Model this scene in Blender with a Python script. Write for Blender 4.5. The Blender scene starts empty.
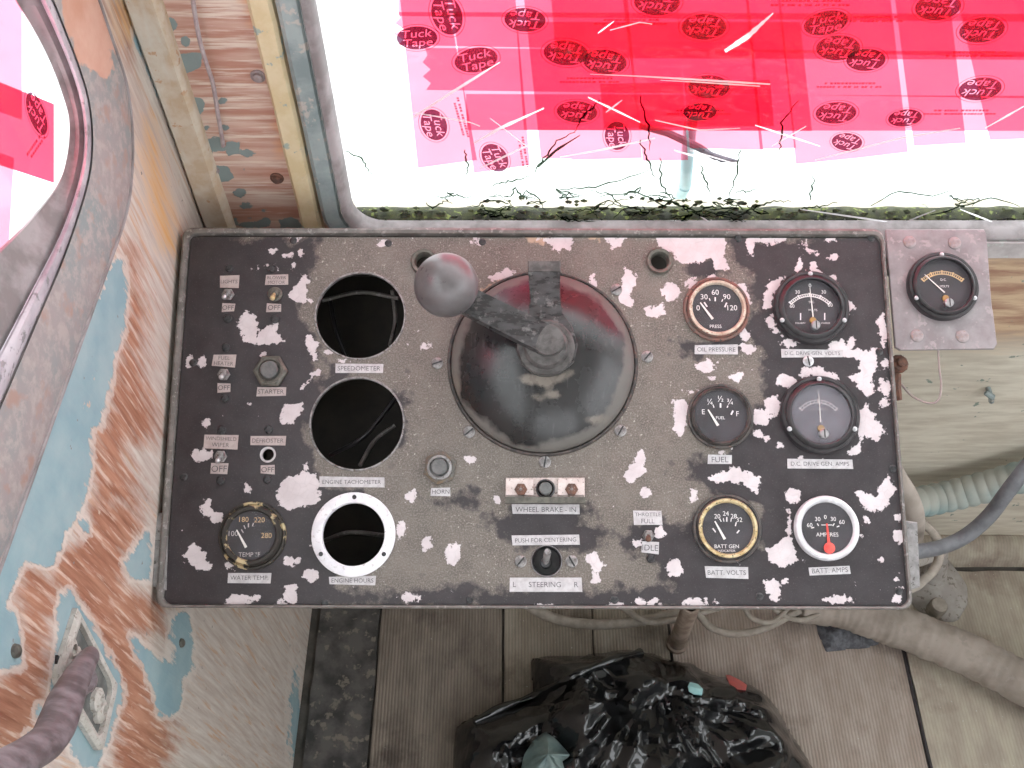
import bpy, bmesh, math, random
import numpy as np
from mathutils import Vector, Matrix, noise as mnoise

random.seed(7)
SC = bpy.context.scene
COL = SC.collection

# ------------------------------------------------------------------ camera model
PITCH = math.radians(55)
CAM = np.array([0.0, 0.0, 1.56])
FWD = np.array([0, math.cos(PITCH), -math.sin(PITCH)])
UPV = np.array([0, math.sin(PITCH), math.cos(PITCH)])
RGT = np.array([1.0, 0, 0])
FPX = 1000.0


def ray(x, y):
    return FWD + (x - 512) / FPX * RGT + (384 - y) / FPX * UPV


def hit(x, y, p0, n):
    d = ray(x, y)
    n = np.asarray(n, float)
    return CAM + d * (np.dot(np.asarray(p0, float) - CAM, n) / np.dot(d, n))


def at_depth(x, y, d):
    return CAM + ray(x, y) * d


def project(P):
    q = np.asarray(P, float) - CAM
    d = q @ FWD
    d = np.where(np.abs(d) < 1e-4, 1e-4, d)
    px = 512 + FPX * (q @ RGT) / d
    py = 384 - FPX * (q @ UPV) / d
    px = np.where(d < 0.05, -9999, px)
    return px, py


WX = -0.329           # face of the left wall
WY = 0.76             # face of the front wall
left = lambda x, y, off=0.0: hit(x, y, (WX + off, 0, 0), (1, 0, 0))
front = lambda x, y, off=0.0: hit(x, y, (0, WY - off, 0), (0, 1, 0))
ground = lambda x, y, h=0.0: hit(x, y, (0, 0, h), (0, 0, 1))

# console plane: two edges seen at known depth
_top = at_depth(535, 232, 0.985)
_bot = at_depth(535, 606, 0.911)
PW = (_top - _bot) / np.linalg.norm(_top - _bot)
PU = np.array([1.0, 0, 0])
PN = np.cross(PU, PW)
PO = (_top + _bot) / 2
PO[0] = 0.02


def PP(x, y, h=0.0):
    """a point of the console plane (raised by h) in the console's own coordinates"""
    q = hit(x, y, PO + PN * h, PN) - PO
    return np.array([q @ PU, q @ PW, h])


PSC = 0.947 / FPX     # metres per pixel on the console

# ------------------------------------------------------------------ materials
MATS = {}


class N:
    def __init__(self, name):
        m = bpy.data.materials.new(name)
        m.use_nodes = True
        self.m, self.nt = m, m.node_tree
        self.nodes, self.links = m.node_tree.nodes, m.node_tree.links
        self.b = self.nodes['Principled BSDF']
        self.tc = self.nodes.new('ShaderNodeTexCoord')
        MATS[name] = m

    def link(self, a, b):
        self.links.new(a, b)

    def noise(self, scale, detail=4, rough=0.55, stretch=None, rot=None, off=None, coord='Object'):
        n = self.nodes.new('ShaderNodeTexNoise')
        n.inputs['Scale'].default_value = scale
        n.inputs['Detail'].default_value = detail
        n.inputs['Roughness'].default_value = rough
        src = self.tc.outputs[coord]
        if rot or off:
            mp = self.nodes.new('ShaderNodeMapping')
            if rot:
                mp.inputs['Rotation'].default_value = rot
            if off:
                mp.inputs['Location'].default_value = off
            self.link(src, mp.inputs['Vector'])
            src = mp.outputs[0]
        if stretch:
            mp = self.nodes.new('ShaderNodeMapping')
            mp.inputs['Scale'].default_value = stretch
            self.link(src, mp.inputs['Vector'])
            src = mp.outputs[0]
        self.link(src, n.inputs['Vector'])
        return n.outputs['Fac']

    def voro(self, scale, feature='F1', stretch=None):
        n = self.nodes.new('ShaderNodeTexVoronoi')
        n.feature = feature
        n.inputs['Scale'].default_value = scale
        src = self.tc.outputs['Object']
        if stretch:
            mp = self.nodes.new('ShaderNodeMapping')
            mp.inputs['Scale'].default_value = stretch
            self.link(src, mp.inputs['Vector'])
            src = mp.outputs[0]
        self.link(src, n.inputs['Vector'])
        return n.outputs['Distance']

    def ramp(self, v, a, b, lo=0.0, hi=1.0):
        n = self.nodes.new('ShaderNodeMapRange')
        n.inputs['From Min'].default_value = a
        n.inputs['From Max'].default_value = b
        n.inputs['To Min'].default_value = lo
        n.inputs['To Max'].default_value = hi
        self.link(v, n.inputs['Value'])
        return n.outputs[0]

    def math(self, op, a, b=None):
        n = self.nodes.new('ShaderNodeMath')
        n.operation = op
        for i, v in enumerate((a, b)):
            if v is None:
                continue
            if isinstance(v, (int, float)):
                n.inputs[i].default_value = v
            else:
                self.link(v, n.inputs[i])
        return n.outputs[0]

    def attr(self, name):
        n = self.nodes.new('ShaderNodeAttribute')
        n.attribute_name = name
        return n.outputs['Fac']

    def mix(self, fac, a, b):
        n = self.nodes.new('ShaderNodeMix')
        n.data_type = 'RGBA'
        for s, v in ((0, fac), (6, a), (7, b)):
            if isinstance(v, (int, float)):
                n.inputs[s].default_value = v
            elif isinstance(v, tuple):
                n.inputs[s].default_value = (*v, 1)
            else:
                self.link(v, n.inputs[s])
        return n.outputs[2]

    def color(self, c):
        if isinstance(c, tuple):
            self.b.inputs['Base Color'].default_value = (*c, 1)
        else:
            self.link(c, self.b.inputs['Base Color'])

    def rough(self, r):
        if isinstance(r, (int, float)):
            self.b.inputs['Roughness'].default_value = r
        else:
            self.link(r, self.b.inputs['Roughness'])

    def bump(self, h, strength=0.4, dist=0.001, prev=None):
        n = self.nodes.new('ShaderNodeBump')
        n.inputs['Strength'].default_value = strength
        n.inputs['Distance'].default_value = dist
        self.link(h, n.inputs['Height'])
        if prev is not None:
            self.link(prev, n.inputs['Normal'])
        self.link(n.outputs[0], self.b.inputs['Normal'])
        return n.outputs[0]


def worn(name, c1, c2, scale=60, rough=0.6, metal=0.0, bump=0.2, lo=0.4, hi=0.6, c3=None, stretch=None, spec=0.5):
    n = N(name)
    f = n.noise(scale, 6, 0.6, stretch)
    c = n.mix(n.ramp(f, lo, hi), c1, c2)
    if c3:
        c = n.mix(n.ramp(n.noise(scale * 2.7, 4, 0.6, off=(3, 5, 1)), 0.58, 0.64), c, c3)
    n.color(c)
    n.rough(n.ramp(f, 0.3, 0.7, max(rough - .1, .03), min(rough + .1, 1)))
    n.b.inputs['Metallic'].default_value = metal
    n.b.inputs['Specular IOR Level'].default_value = spec
    if bump:
        n.bump(f, bump, 0.001)
    return n.m


def see_through(name, tint, gloss=0.06, haze=None, haze_col=(.9, .9, .9), rough=0.03, translucent=False):
    """thin sheet: tinted transparency with a little gloss and dust"""
    m = bpy.data.materials.new(name)
    m.use_nodes = True
    nt = m.node_tree
    for x in list(nt.nodes):
        nt.nodes.remove(x)
    out = nt.nodes.new('ShaderNodeOutputMaterial')
    tr = nt.nodes.new('ShaderNodeBsdfTransparent')
    tr.inputs[0].default_value = (*tint, 1)
    gl = nt.nodes.new('ShaderNodeBsdfGlossy')
    gl.inputs['Roughness'].default_value = rough
    cur = tr.outputs[0]
    if haze:
        df = nt.nodes.new('ShaderNodeBsdfTranslucent' if translucent else 'ShaderNodeBsdfDiffuse')
        df.inputs[0].default_value = (*haze_col, 1)
        mx = nt.nodes.new('ShaderNodeMixShader')
        mx.inputs[0].default_value = haze
        nt.links.new(cur, mx.inputs[1])
        nt.links.new(df.outputs[0], mx.inputs[2])
        cur = mx.outputs[0]
    mx = nt.nodes.new('ShaderNodeMixShader')
    mx.inputs[0].default_value = gloss
    nt.links.new(cur, mx.inputs[1])
    nt.links.new(gl.outputs[0], mx.inputs[2])
    nt.links.new(mx.outputs[0], out.inputs[0])
    MATS[name] = m
    return m


worn('black_plastic', (.018, .016, .018), (.035, .03, .033), 90, .38)
worn('black_bolt', (.012, .012, .014), (.05, .047, .05), 300, .4)
worn('dial_black', (.042, .038, .043), (.058, .052, .06), 40, .6, bump=0)
worn('dial_grey', (.10, .095, .115), (.15, .14, .165), 60, .6, bump=0)
worn('print_white', (.72, .68, .68), (.8, .76, .76), 80, .6, bump=0)
worn('print_faded', (.42, .38, .39), (.55, .50, .5), 80, .6, bump=0)
worn('print_orange', (.72, .48, .22), (.6, .42, .25), 80, .6, bump=0)
worn('needle_white', (.8, .77, .75), (.7, .66, .64), 80, .5, bump=0)
worn('needle_red', (.85, .06, .05), (.8, .12, .1), 80, .5, bump=0)
worn('steel', (.45, .44, .46), (.6, .58, .6), 250, .38, .75)
worn('grubby_steel', (.16, .15, .15), (.33, .31, .31), 160, .5, .55, c3=(.12, .09, .07))
worn('chrome', (.72, .7, .74), (.8, .78, .8), 120, .22, .8, bump=0.05)
worn('nickel_ring', (.62, .6, .63), (.75, .73, .76), 120, .45, .25, bump=.1)
worn('brass_worn', (.55, .40, .20), (.72, .6, .38), 140, .42, .35, c3=(.03, .026, .022))
worn('brass_flaked', (.50, .40, .24), (.04, .034, .03), 75, .5, .3, lo=.43, hi=.47)
worn('cream_bezel', (.62, .53, .44), (.48, .34, .27), 140, .5, .1, c3=(.25, .12, .08))
worn('rust_ring', (.12, .085, .075), (.22, .10, .08), 110, .6, c3=(.06, .06, .055))
worn('dark_bezel', (.035, .032, .032), (.09, .075, .07), 120, .45, c3=(.13, .08, .065))
worn('hex_olive', (.085, .08, .07), (.15, .14, .12), 170, .5, .3)
worn('hex_brass', (.17, .12, .08), (.13, .12, .11), 130, .5, .3)
worn('rubber_button', (.10, .10, .10), (.16, .155, .155), 150, .6)
worn('white_enamel', (.72, .69, .74), (.82, .79, .83), 90, .45, c3=(.6, .56, .58))
worn('label_white', (.44, .405, .42), (.55, .52, .535), 150, .6, bump=.1)
worn('label_pink', (.40, .32, .31), (.48, .40, .39), 150, .6, bump=.1)
worn('label_ink', (.085, .075, .085), (.13, .12, .13), 300, .7, bump=0)
worn('knob_grey', (.10, .088, .09), (.14, .125, .13), 35, .34, bump=.03)
worn('lever_metal', (.035, .032, .033), (.075, .07, .073), 60, .30, .2, stretch=(1, 2.5, 1), c3=(.15, .14, .14))
worn('hub_metal', (.075, .068, .067), (.14, .13, .128), 120, .42, .3)
worn('housing_paint', (.12, .108, .10), (.19, .17, .16), 70, .42, c3=(.28, .26, .25))
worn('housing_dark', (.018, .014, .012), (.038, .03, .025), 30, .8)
worn('flange_grey', (.21, .20, .20), (.33, .31, .31), 90, .5, c3=(.1, .09, .085))
worn('pink_plate', (.58, .47, .45), (.68, .58, .56), 140, .55, c3=(.24, .16, .14))
worn('bare_plate', (.24, .205, .215), (.31, .275, .285), 45, .42, .25, c3=(.36, .30, .31))
worn('dull_bolt', (.25, .20, .205), (.33, .28, .285), 200, .6, .1, c3=(.3, .2, .17))
worn('rust', (.16, .07, .045), (.09, .05, .04), 200, .8)
worn('dusty_hose', (.25, .21, .18), (.34, .29, .255), 22, .9, c3=(.29, .25, .22), bump=.5)
worn('grey_cable', (.10, .10, .11), (.155, .155, .168), 60, .55)
worn('dusty_cable', (.24, .205, .175), (.32, .28, .24), 80, .8)
worn('casting', (.30, .27, .25), (.38, .35, .325), 40, .85, c3=(.2, .17, .15), bump=.6)
worn('dark_rag', (.05, .05, .06), (.12, .12, .135), 120, .7)
worn('brown_pipe', (.17, .12, .09), (.28, .22, .18), 60, .7)
worn('teal_plastic', (.10, .15, .15), (.19, .245, .235), 25, .45, bump=.2)
worn('red_scrap', (.55, .09, .09), (.65, .14, .13), 60, .45)
worn('teal_scrap', (.24, .45, .46), (.32, .52, .52), 60, .5)
worn('rubber_mauve', (.33, .29, .33), (.48, .43, .47), 35, .6, stretch=(1, 1, 1), c3=(.22, .2, .21))
worn('rubber_dark', (.17, .15, .15), (.30, .27, .275), 30, .6)
worn('frame_teal', (.20, .245, .25), (.30, .345, .345), 30, .6, c3=(.42, .38, .35))
worn('sill_metal', (.42, .38, .385), (.54, .50, .50), 40, .5, c3=(.5, .52, .5))
worn('latch_grey', (.12, .125, .12), (.20, .205, .20), 90, .6, .2)
worn('latch_white', (.40, .375, .34), (.50, .47, .44), 150, .6, c3=(.3, .27, .24))
worn('handle_bar', (.115, .085, .09), (.22, .175, .19), 45, .5, .1, stretch=(1, 3, 1), bump=.3)
worn('wiper_dark', (.10, .09, .12), (.16, .15, .18), 60, .6)
worn('post_blue', (.35, .52, .58), (.45, .62, .68), 40, .6)
worn('ceiling_paint', (.55, .56, .53), (.65, .66, .63), 10, .7)
worn('outside_ground', (.54, .55, .54), (.60, .61, .60), 3, .9)
worn('rod_metal', (.36, .28, .29), (.48, .40, .41), 150, .5, .2)
worn('moss', (.018, .020, .010), (.055, .060, .022), 60, .9, c3=(.16, .19, .05))
worn('ink_maroon', (.05, .01, .02), (.07, .015, .03), 60, .6)
worn('wire_copper', (.35, .26, .24), (.28, .22, .21), 60, .5)
worn('dial_brass', (.5, .3, .1), (.4, .26, .12), 100, .4, .3)

see_through('window_glass', (.97, 1.0, .985), gloss=.05)
see_through('gauge_glass', (.97, .97, .97), gloss=.003)
see_through('meter_glass_dusty', (.9, .9, .9), gloss=.01, haze=.10, haze_col=(.62, .58, .64))
see_through('tape_film', (.99, .31, .43), gloss=.015, haze=.055, haze_col=(1.0, .22, .27), translucent=True, rough=.2)
see_through('tape_red', (.97, .07, .14), gloss=.02, haze=.10, haze_col=(1.0, .08, .16), translucent=True, rough=.2)
see_through('tape_print', (.20, .07, .13), gloss=.0)
see_through('tape_text', (.45, .2, .28), gloss=.0)
see_through('crack_glint', (1, .97, 1), gloss=.45, haze=.35, haze_col=(1, .92, .97), rough=.3)  # white haze and gloss put in for daylight glints along the cracks
see_through('crack_dark', (.22, .26, .22), gloss=.0)

# black glossy bin-bag film
n = N('bag_film')
n.color((.008, .008, .009))
n.rough(.13)
n.b.inputs['Specular IOR Level'].default_value = .65
b1 = n.bump(n.noise(34, 3, .5), .35, .004)
n.bump(n.voro(70, 'F1'), .30, .002, b1)

# pale corrugated hose, dusty on its upper side
n = N('hose_teal')
g = n.nodes.new('ShaderNodeNewGeometry')
f = n.noise(35, 5)
c = n.mix(n.ramp(f, .42, .58), (.20, .30, .31), (.30, .37, .365))
c = n.mix(n.ramp(n.attr('dust'), .35, 1.0, 0, .85), c, n.mix(f, (.36, .35, .31), (.46, .45, .40)))
n.color(c)
n.rough(.75)
n.bump(f, .3, .002)

# printed console faceplate: black paint, bare grey-brown wear, pale flaked primer (masks are wear outlines of their own)
n = N('faceplate_paint')
nz = n.noise(170, 5, .6)
nz2 = n.noise(45, 6, .62)
fine = n.noise(700, 3, .6)
chip = n.ramp(n.math('ADD', n.attr('chip'), n.math('ADD', n.math('MULTIPLY', n.math('SUBTRACT', nz, .5), 13.0), n.math('MULTIPLY', n.math('SUBTRACT', n.noise(75, 5, .7, off=(4, 9, 3)), .545), 14.0))), -.3, .3)
blk = n.ramp(n.math('ADD', n.attr('black'), n.math('MULTIPLY', n.math('SUBTRACT', nz2, .5), 60.0)), -3.5, 3.5)
orange = n.ramp(n.math('ADD', n.attr('orange'), n.math('MULTIPLY', n.math('SUBTRACT', nz, .5), 12.0)), -1, 1)
grey = n.mix(n.ramp(nz2, .35, .65), (.105, .086, .075), (.158, .132, .116))
grey = n.mix(n.ramp(fine, .46, .62), grey, (.205, .178, .16))
speck = n.ramp(n.noise(300, 4, .7, off=(2, 7, 1)), .60, .66)
patch = n.ramp(n.noise(16, 3, .6, off=(9, 1, 4)), .40, .60)
grey = n.mix(n.math('MULTIPLY', speck, patch), grey, (.44, .41, .36))
green = n.ramp(n.noise(260, 4, .65, off=(5, 3, 8)), .69, .72)
grey = n.mix(n.math('MULTIPLY', green, n.ramp(n.attr('center'), 0, 40)), grey, (.36, .36, .16))
black = n.mix(n.ramp(nz2, .3, .7), (.023, .018, .021), (.043, .035, .039))
black = n.mix(n.ramp(fine, .60, .72), black, (.085, .075, .078))
c = n.mix(blk, grey, black)
c = n.mix(orange, c, n.mix(nz, (.42, .27, .18), (.50, .36, .28)))
white = n.mix(n.ramp(nz2, .35, .65), (.54, .47, .49), (.65, .58, .60))
crk = n.ramp(n.voro(120, 'DISTANCE_TO_EDGE'), 0.0, .03)
white = n.mix(n.math('MULTIPLY', n.math('SUBTRACT', 1.0, crk), .35), white, (.42, .36, .38))
fleck = n.math('MULTIPLY', n.ramp(n.noise(130, 4, .6, off=(6, 2, 9)), .70, .715), n.ramp(n.noise(12, 2, .5, off=(1, 1, 7)), .5, .56))
chip = n.math('MAXIMUM', chip, fleck)
c = n.mix(chip, c, white)
n.color(c)
n.rough(n.ramp(n.math('ADD', n.math('MULTIPLY', chip, .4), n.math('MULTIPLY', nz2, .5)), 0, 1, .40, .75))
b1 = n.bump(n.math('SUBTRACT', 1.0, chip), .5, .0006)
n.bump(fine, .12, .0005, b1)

# left cab wall: stripped paint in layers
n = N('cab_wall_paint')
st = (1, 17, 1.5)
rot = (math.radians(-4), 0, 0)
sn = n.noise(9, 7, .62, stretch=st, rot=rot)
sn2 = n.noise(9, 7, .62, stretch=(1, 17, 1.2), rot=rot, off=(0, 3, 2))
edge = n.noise(45, 6, .62)
o = n.math('ADD', n.attr('orange'), n.math('ADD', n.math('MULTIPLY', n.math('SUBTRACT', sn, .5), 62.0), n.math('MULTIPLY', n.math('SUBTRACT', edge, .5), 20.0)))
bl = n.math('ADD', n.attr('blue'), n.math('ADD', n.math('MULTIPLY', n.math('SUBTRACT', sn, .5), 16.0), n.math('MULTIPLY', n.math('SUBTRACT', edge, .5), 17.0)))
pale = n.mix(n.ramp(sn2, .36, .64), (.44, .36, .315), (.60, .545, .50))
pale = n.mix(n.ramp(n.noise(14, 5, .6, stretch=(1, 12, 1), rot=rot, off=(1, 9, 4)), .56, .68), pale, (.50, .33, .23))
rust = n.mix(n.ramp(sn2, .36, .62), (.255, .10, .058), (.42, .21, .135))
rust = n.mix(n.ramp(n.noise(12, 6, .6, stretch=(1, 16, 1.2), rot=rot, off=(7, 2, 2)), .54, .66), rust, (.58, .42, .34))
blue = n.mix(n.ramp(n.noise(18, 5), .4, .6), (.215, .325, .365), (.29, .385, .41))
c = n.mix(n.ramp(o, -11, 11), pale, rust)
c = n.mix(n.ramp(n.math('ADD', n.attr('amber'), n.math('MULTIPLY', n.math('SUBTRACT', sn2, .5), 60.0)), -12, 12), c, (.60, .34, .13))
bmask = n.ramp(bl, -1.2, 1.2)
c = n.mix(bmask, c, blue)
rim = n.math('MULTIPLY', n.ramp(bl, -5.5, -3.5), n.math('SUBTRACT', 1.0, bmask))
c = n.mix(n.math('MULTIPLY', rim, .55), c, (.62, .55, .50))
c = n.mix(n.ramp(n.noise(38, 5, .6, off=(4, 4, 4)), .68, .70), c, (.50, .38, .30))
c = n.mix(n.ramp(n.noise(70, 4, .6, off=(4, 4, 4)), .69, .72), c, (.2, .19, .18))
n.color(c)
n.rough(.72)
b1 = n.bump(bmask, .5, .0012)
n.bump(sn2, .25, .002, b1)

# front wall below the window: bleached, stained board
n = N('front_board')
sn = n.noise(7, 7, .62, stretch=(2, 1, 14))
f = n.noise(30, 6, .6)
c = n.mix(n.ramp(sn, .38, .62), (.52, .46, .38), (.66, .61, .52))
c = n.mix(n.ramp(n.math('ADD', n.attr('red'), n.math('MULTIPLY', n.math('SUBTRACT', sn, .5), 45.)), -14, 10), c, n.mix(n.ramp(sn, .38, .62), (.34, .19, .13), (.58, .42, .28)))
c = n.mix(n.ramp(n.math('ADD', n.attr('pale'), n.math('MULTIPLY', n.math('SUBTRACT', f, .5), 14.)), -1, 1), c, (.60, .57, .56))
c = n.mix(n.ramp(n.noise(55, 4, .6, off=(5, 5, 1)), .67, .70), c, (.22, .26, .22))
n.color(c)
n.rough(.7)
n.bump(sn, .3, .002)

# post beside the window: red-brown primer running in level streaks, grey-green flakes
n = N('pillar_primer')
sn = n.noise(4.5, 7, .6, stretch=(1.2, 1, 15))
sn2 = n.noise(6, 7, .65, stretch=(1.5, 1, 26), off=(3, 1, 1))
f = n.noise(55, 6, .6)
c = n.mix(n.ramp(sn, .40, .60), (.44, .22, .165), (.62, .44, .37))
c = n.mix(n.ramp(sn2, .50, .62), c, (.70, .58, .50))
c = n.mix(n.ramp(n.math('ADD', n.attr('amber'), n.math('MULTIPLY', n.math('SUBTRACT', sn, .5), 50.)), -8, 12), c, (.66, .30, .12))
fm = n.ramp(n.math('ADD', n.attr('flake'), n.math('MULTIPLY', n.math('SUBTRACT', f, .5), 16.)), -.4, .4)
c = n.mix(fm, c, n.mix(f, (.17, .22, .225), (.27, .32, .315)))
n.color(c)
n.rough(.62)
n.bump(fm, .5, .001)


def strip_mat(name, base1, base2, alt, scale=12, lo=.52, hi=.62, stretch=(1, 1, .3), spots=None):
    n = N(name)
    f = n.noise(scale, 6, .6, stretch=stretch)
    g = n.noise(scale * 4, 6, .6, off=(3, 8, 2))
    c = n.mix(n.ramp(g, .4, .6), base1, base2)
    c = n.mix(n.ramp(f, lo, hi), c, alt)
    if spots:
        c = n.mix(n.ramp(n.noise(scale * 5, 5, .6, off=(8, 1, 1)), .62, .65), c, spots)
    n.color(c)
    n.rough(.65)
    n.bump(g, .3, .001)
    return n.m


strip_mat('batten_cream', (.58, .50, .41), (.50, .38, .27), (.62, .62, .58), lo=.48, hi=.58, spots=(.48, .30, .19))
strip_mat('batten_yellow', (.60, .48, .29), (.66, .55, .37), (.58, .40, .24), spots=(.33, .38, .35))

# flange of the side window: salmon primer high up, greyed paint lower down
n = N('flange_paint')
f = n.noise(40, 6, .6)
f2 = n.noise(14, 5, .6)
c = n.mix(n.ramp(f2, .4, .6), (.29, .25, .25), (.22, .245, .25))
c = n.mix(n.ramp(n.noise(90, 6, .7, off=(2, 6, 1)), .46, .60), c, (.36, .31, .30))
c = n.mix(n.ramp(f, .55, .66), c, (.33, .22, .19))
c = n.mix(n.ramp(n.math('ADD', n.attr('salmon'), n.math('MULTIPLY', n.math('SUBTRACT', f, .5), 24.)), -1, 1), c, n.mix(n.ramp(f2, .4, .6), (.47, .24, .17), (.55, .33, .26)))
n.color(c)
n.rough(.6)
n.bump(f, .35, .001)


def floor_mat_material(name, c1, c2, stain, rib=1.0, speck=(.5, .48, .44)):
    n = N(name)
    w = n.nodes.new('ShaderNodeTexWave')
    w.wave_type = 'BANDS'
    w.bands_direction = 'X'
    w.inputs['Scale'].default_value = 62
    w.inputs['Distortion'].default_value = .6
    w.inputs['Detail Scale'].default_value = 2
    n.link(n.tc.outputs['Object'], w.inputs['Vector'])
    f = n.noise(9, 7, .62)
    g = n.noise(45, 6, .6, stretch=(1, .35, 1))
    c = n.mix(n.ramp(g, .38, .62), c1, c2)
    c = n.mix(n.ramp(f, .52, .66), c, stain)
    c = n.mix(n.ramp(w.outputs['Fac'], .0, .5, .30 * rib, 0.0), c, tuple(x * .4 for x in stain))
    c = n.mix(n.ramp(n.noise(190, 3, .55, off=(2, 2, 2)), .73, .75), c, speck)
    n.color(c)
    n.rough(.75)
    b1 = n.bump(w.outputs['Fac'], .5 * rib, .0012)
    n.bump(g, .25, .002, b1)
    return n.m


floor_mat_material('floor_brown', (.17, .14, .115), (.25, .21, .175), (.085, .066, .055))
floor_mat_material('floor_plank', (.27, .225, .18), (.35, .305, .25), (.16, .13, .105))
floor_mat_material('floor_beige', (.32, .255, .215), (.40, .33, .285), (.22, .17, .145))
floor_mat_material('floor_mouldy', (.32, .27, .22), (.42, .37, .295), (.22, .165, .135), rib=.5)
worn('floor_metal', (.045, .043, .043), (.12, .112, .108), 22, .55, .1, c3=(.20, .175, .15), bump=.6)
worn('floor_grime', (.045, .04, .035), (.09, .08, .07), 30, .85, bump=.5)


# ------------------------------------------------------------------ mesh builder
class MB:
    def __init__(self):
        self.v, self.f, self.m, self.mats = [], [], [], []

    def mi(self, mat):
        if mat not in self.mats:
            self.mats.append(mat)
        return self.mats.index(mat)

    def add(self, vs, fs, mat):
        b, i = len(self.v), self.mi(mat)
        self.v += [tuple(map(float, q)) for q in vs]
        self.f += [tuple(b + k for k in q) for q in fs]
        self.m += [i] * len(fs)
        return b

    def lathe(self, prof, c, mat, seg=48, axes=None, rx=1.0):
        """prof: (radius, height) pairs, revolved about the axis through c"""
        c = np.asarray(c, float)
        U, V, W = axes if axes is not None else (np.array([1., 0, 0]), np.array([0, 1., 0]), np.array([0, 0, 1.]))
        vs, fs, rings = [], [], []
        for (r, z) in prof:
            if r < 1e-7:
                rings.append([len(vs)])
                vs.append(c + W * z)
            else:
                rings.append(list(range(len(vs), len(vs) + seg)))
                for k in range(seg):
                    a = 2 * math.pi * k / seg
                    vs.append(c + U * (r * rx * math.cos(a)) + V * (r * math.sin(a)) + W * z)
        for A, B in zip(rings, rings[1:]):
            for k in range(seg):
                k2 = (k + 1) % seg
                if len(A) == 1 and len(B) == 1:
                    continue
                if len(A) == 1:
                    fs.append((A[0], B[k2], B[k]))
                elif len(B) == 1:
                    fs.append((A[k], A[k2], B[0]))
                else:
                    fs.append((A[k], A[k2], B[k2], B[k]))
        self.add(vs, fs, mat)
        return self

    def box(self, lo, hi, mat, M=None):
        vs = [(x, y, z) for x in (lo[0], hi[0]) for y in (lo[1], hi[1]) for z in (lo[2], hi[2])]
        if M is not None:
            vs = [tuple(M @ Vector(q)) for q in vs]
        fs = [(0, 1, 3, 2), (4, 6, 7, 5), (0, 4, 5, 1), (2, 3, 7, 6), (0, 2, 6, 4), (1, 5, 7, 3)]
        self.add(vs, fs, mat)
        return self

    def prism(self, poly, z0, z1, mat, bevel=0.0):
        """a 2-D outline (counter-clockwise) raised from z0 to z1, top edge eased"""
        poly = [np.asarray(q[:2], float) for q in poly]
        a = sum(p[0] * q[1] - q[0] * p[1] for p, q in zip(poly, poly[1:] + poly[:1]))
        if a < 0:
            poly = poly[::-1]
        k = len(poly)
        cen = sum(poly) / k
        vs = [(*q, z0) for q in poly]
        lev = [(z1, 0)] if not bevel else [(z1 - bevel, 0), (z1, bevel)]
        for z, ins in lev:
            for q in poly:
                d = cen - q
                L = np.linalg.norm(d) + 1e-9
                vs.append((*(q + d / L * ins), z))
        fs = []
        for s in range(len(lev)):
            for i in range(k):
                j = (i + 1) % k
                fs.append((s * k + i, s * k + j, (s + 1) * k + j, (s + 1) * k + i))
        fs.append(tuple(range(len(lev) * k, len(lev) * k + k)))
        fs.append(tuple(reversed(range(k))))
        self.add(vs, fs, mat)
        return self

    def tube(self, pts, rad, mat, seg=10, caps=True, closed=False, flat=1.0):
        pts = [np.asarray(q, float) for q in pts]
        k = len(pts)
        rads = rad if hasattr(rad, '__len__') else [rad] * k
        vs, fs = [], []
        nrm = None
        for i in range(k):
            if closed:
                t = pts[(i + 1) % k] - pts[i - 1]
            else:
                t = pts[min(i + 1, k - 1)] - pts[max(i - 1, 0)]
            t = t / (np.linalg.norm(t) + 1e-12)
            if nrm is None:
                h = np.array([0, 0, 1.]) if abs(t[2]) < .9 else np.array([1., 0, 0])
                nrm = h - t * (h @ t)
            else:
                nrm = nrm - t * (nrm @ t)
            nrm = nrm / (np.linalg.norm(nrm) + 1e-12)
            b = np.cross(t, nrm)
            for s in range(seg):
                a = 2 * math.pi * s / seg
                vs.append(pts[i] + (nrm * math.cos(a) * flat + b * math.sin(a)) * rads[i])
        for i in range(k if closed else k - 1):
            j = (i + 1) % k
            for s in range(seg):
                s2 = (s + 1) % seg
                fs.append((i * seg + s, i * seg + s2, j * seg + s2, j * seg + s))
        if caps and not closed:
            fs.append(tuple(reversed(range(seg))))
            fs.append(tuple(range((k - 1) * seg, k * seg)))
        self.add(vs, fs, mat)
        return self

    def loft(self, curves, mat, closed=False):
        k = len(curves[0])
        vs = [q for c in curves for q in c]
        fs = []
        for i in range(len(curves) - 1):
            for j in range(k if closed else k - 1):
                j2 = (j + 1) % k
                fs.append((i * k + j, i * k + j2, (i + 1) * k + j2, (i + 1) * k + j))
        self.add(vs, fs, mat)
        return self

    def text(self, s, size, c, mat, rot=0.0, M=None, h=0.0):
        vs, fs = text_geo(s)
        ca, sa = math.cos(rot), math.sin(rot)
        out = []
        for x, y in vs:
            x, y = x * size, y * size
            q = (c[0] + x * ca - y * sa, c[1] + x * sa + y * ca, (c[2] if len(c) > 2 else 0) + h)
            out.append(q)
        self.add(out, fs, mat)
        return self

    def build(self, name, parent=None, loc=None, smooth=35, attrs=None):
        me = bpy.data.meshes.new(name)
        org = np.asarray(loc, float) if loc is not None else np.zeros(3)
        me.from_pydata([tuple(np.asarray(q) - org) for q in self.v], [], self.f)
        for mt in self.mats:
            me.materials.append(MATS[mt])
        me.polygons.foreach_set('material_index', self.m)
        if attrs:
            for an, av in attrs.items():
                at = me.attributes.new(an, 'FLOAT', 'POINT')
                at.data.foreach_set('value', np.asarray(av, dtype=np.float32))
        if smooth:
            me.polygons.foreach_set('use_smooth', [True] * len(self.f))
            me.update()
            if smooth < 180:
                me.set_sharp_from_angle(angle=math.radians(smooth))
        me.update()
        o = bpy.data.objects.new(name, me)
        COL.objects.link(o)
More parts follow.
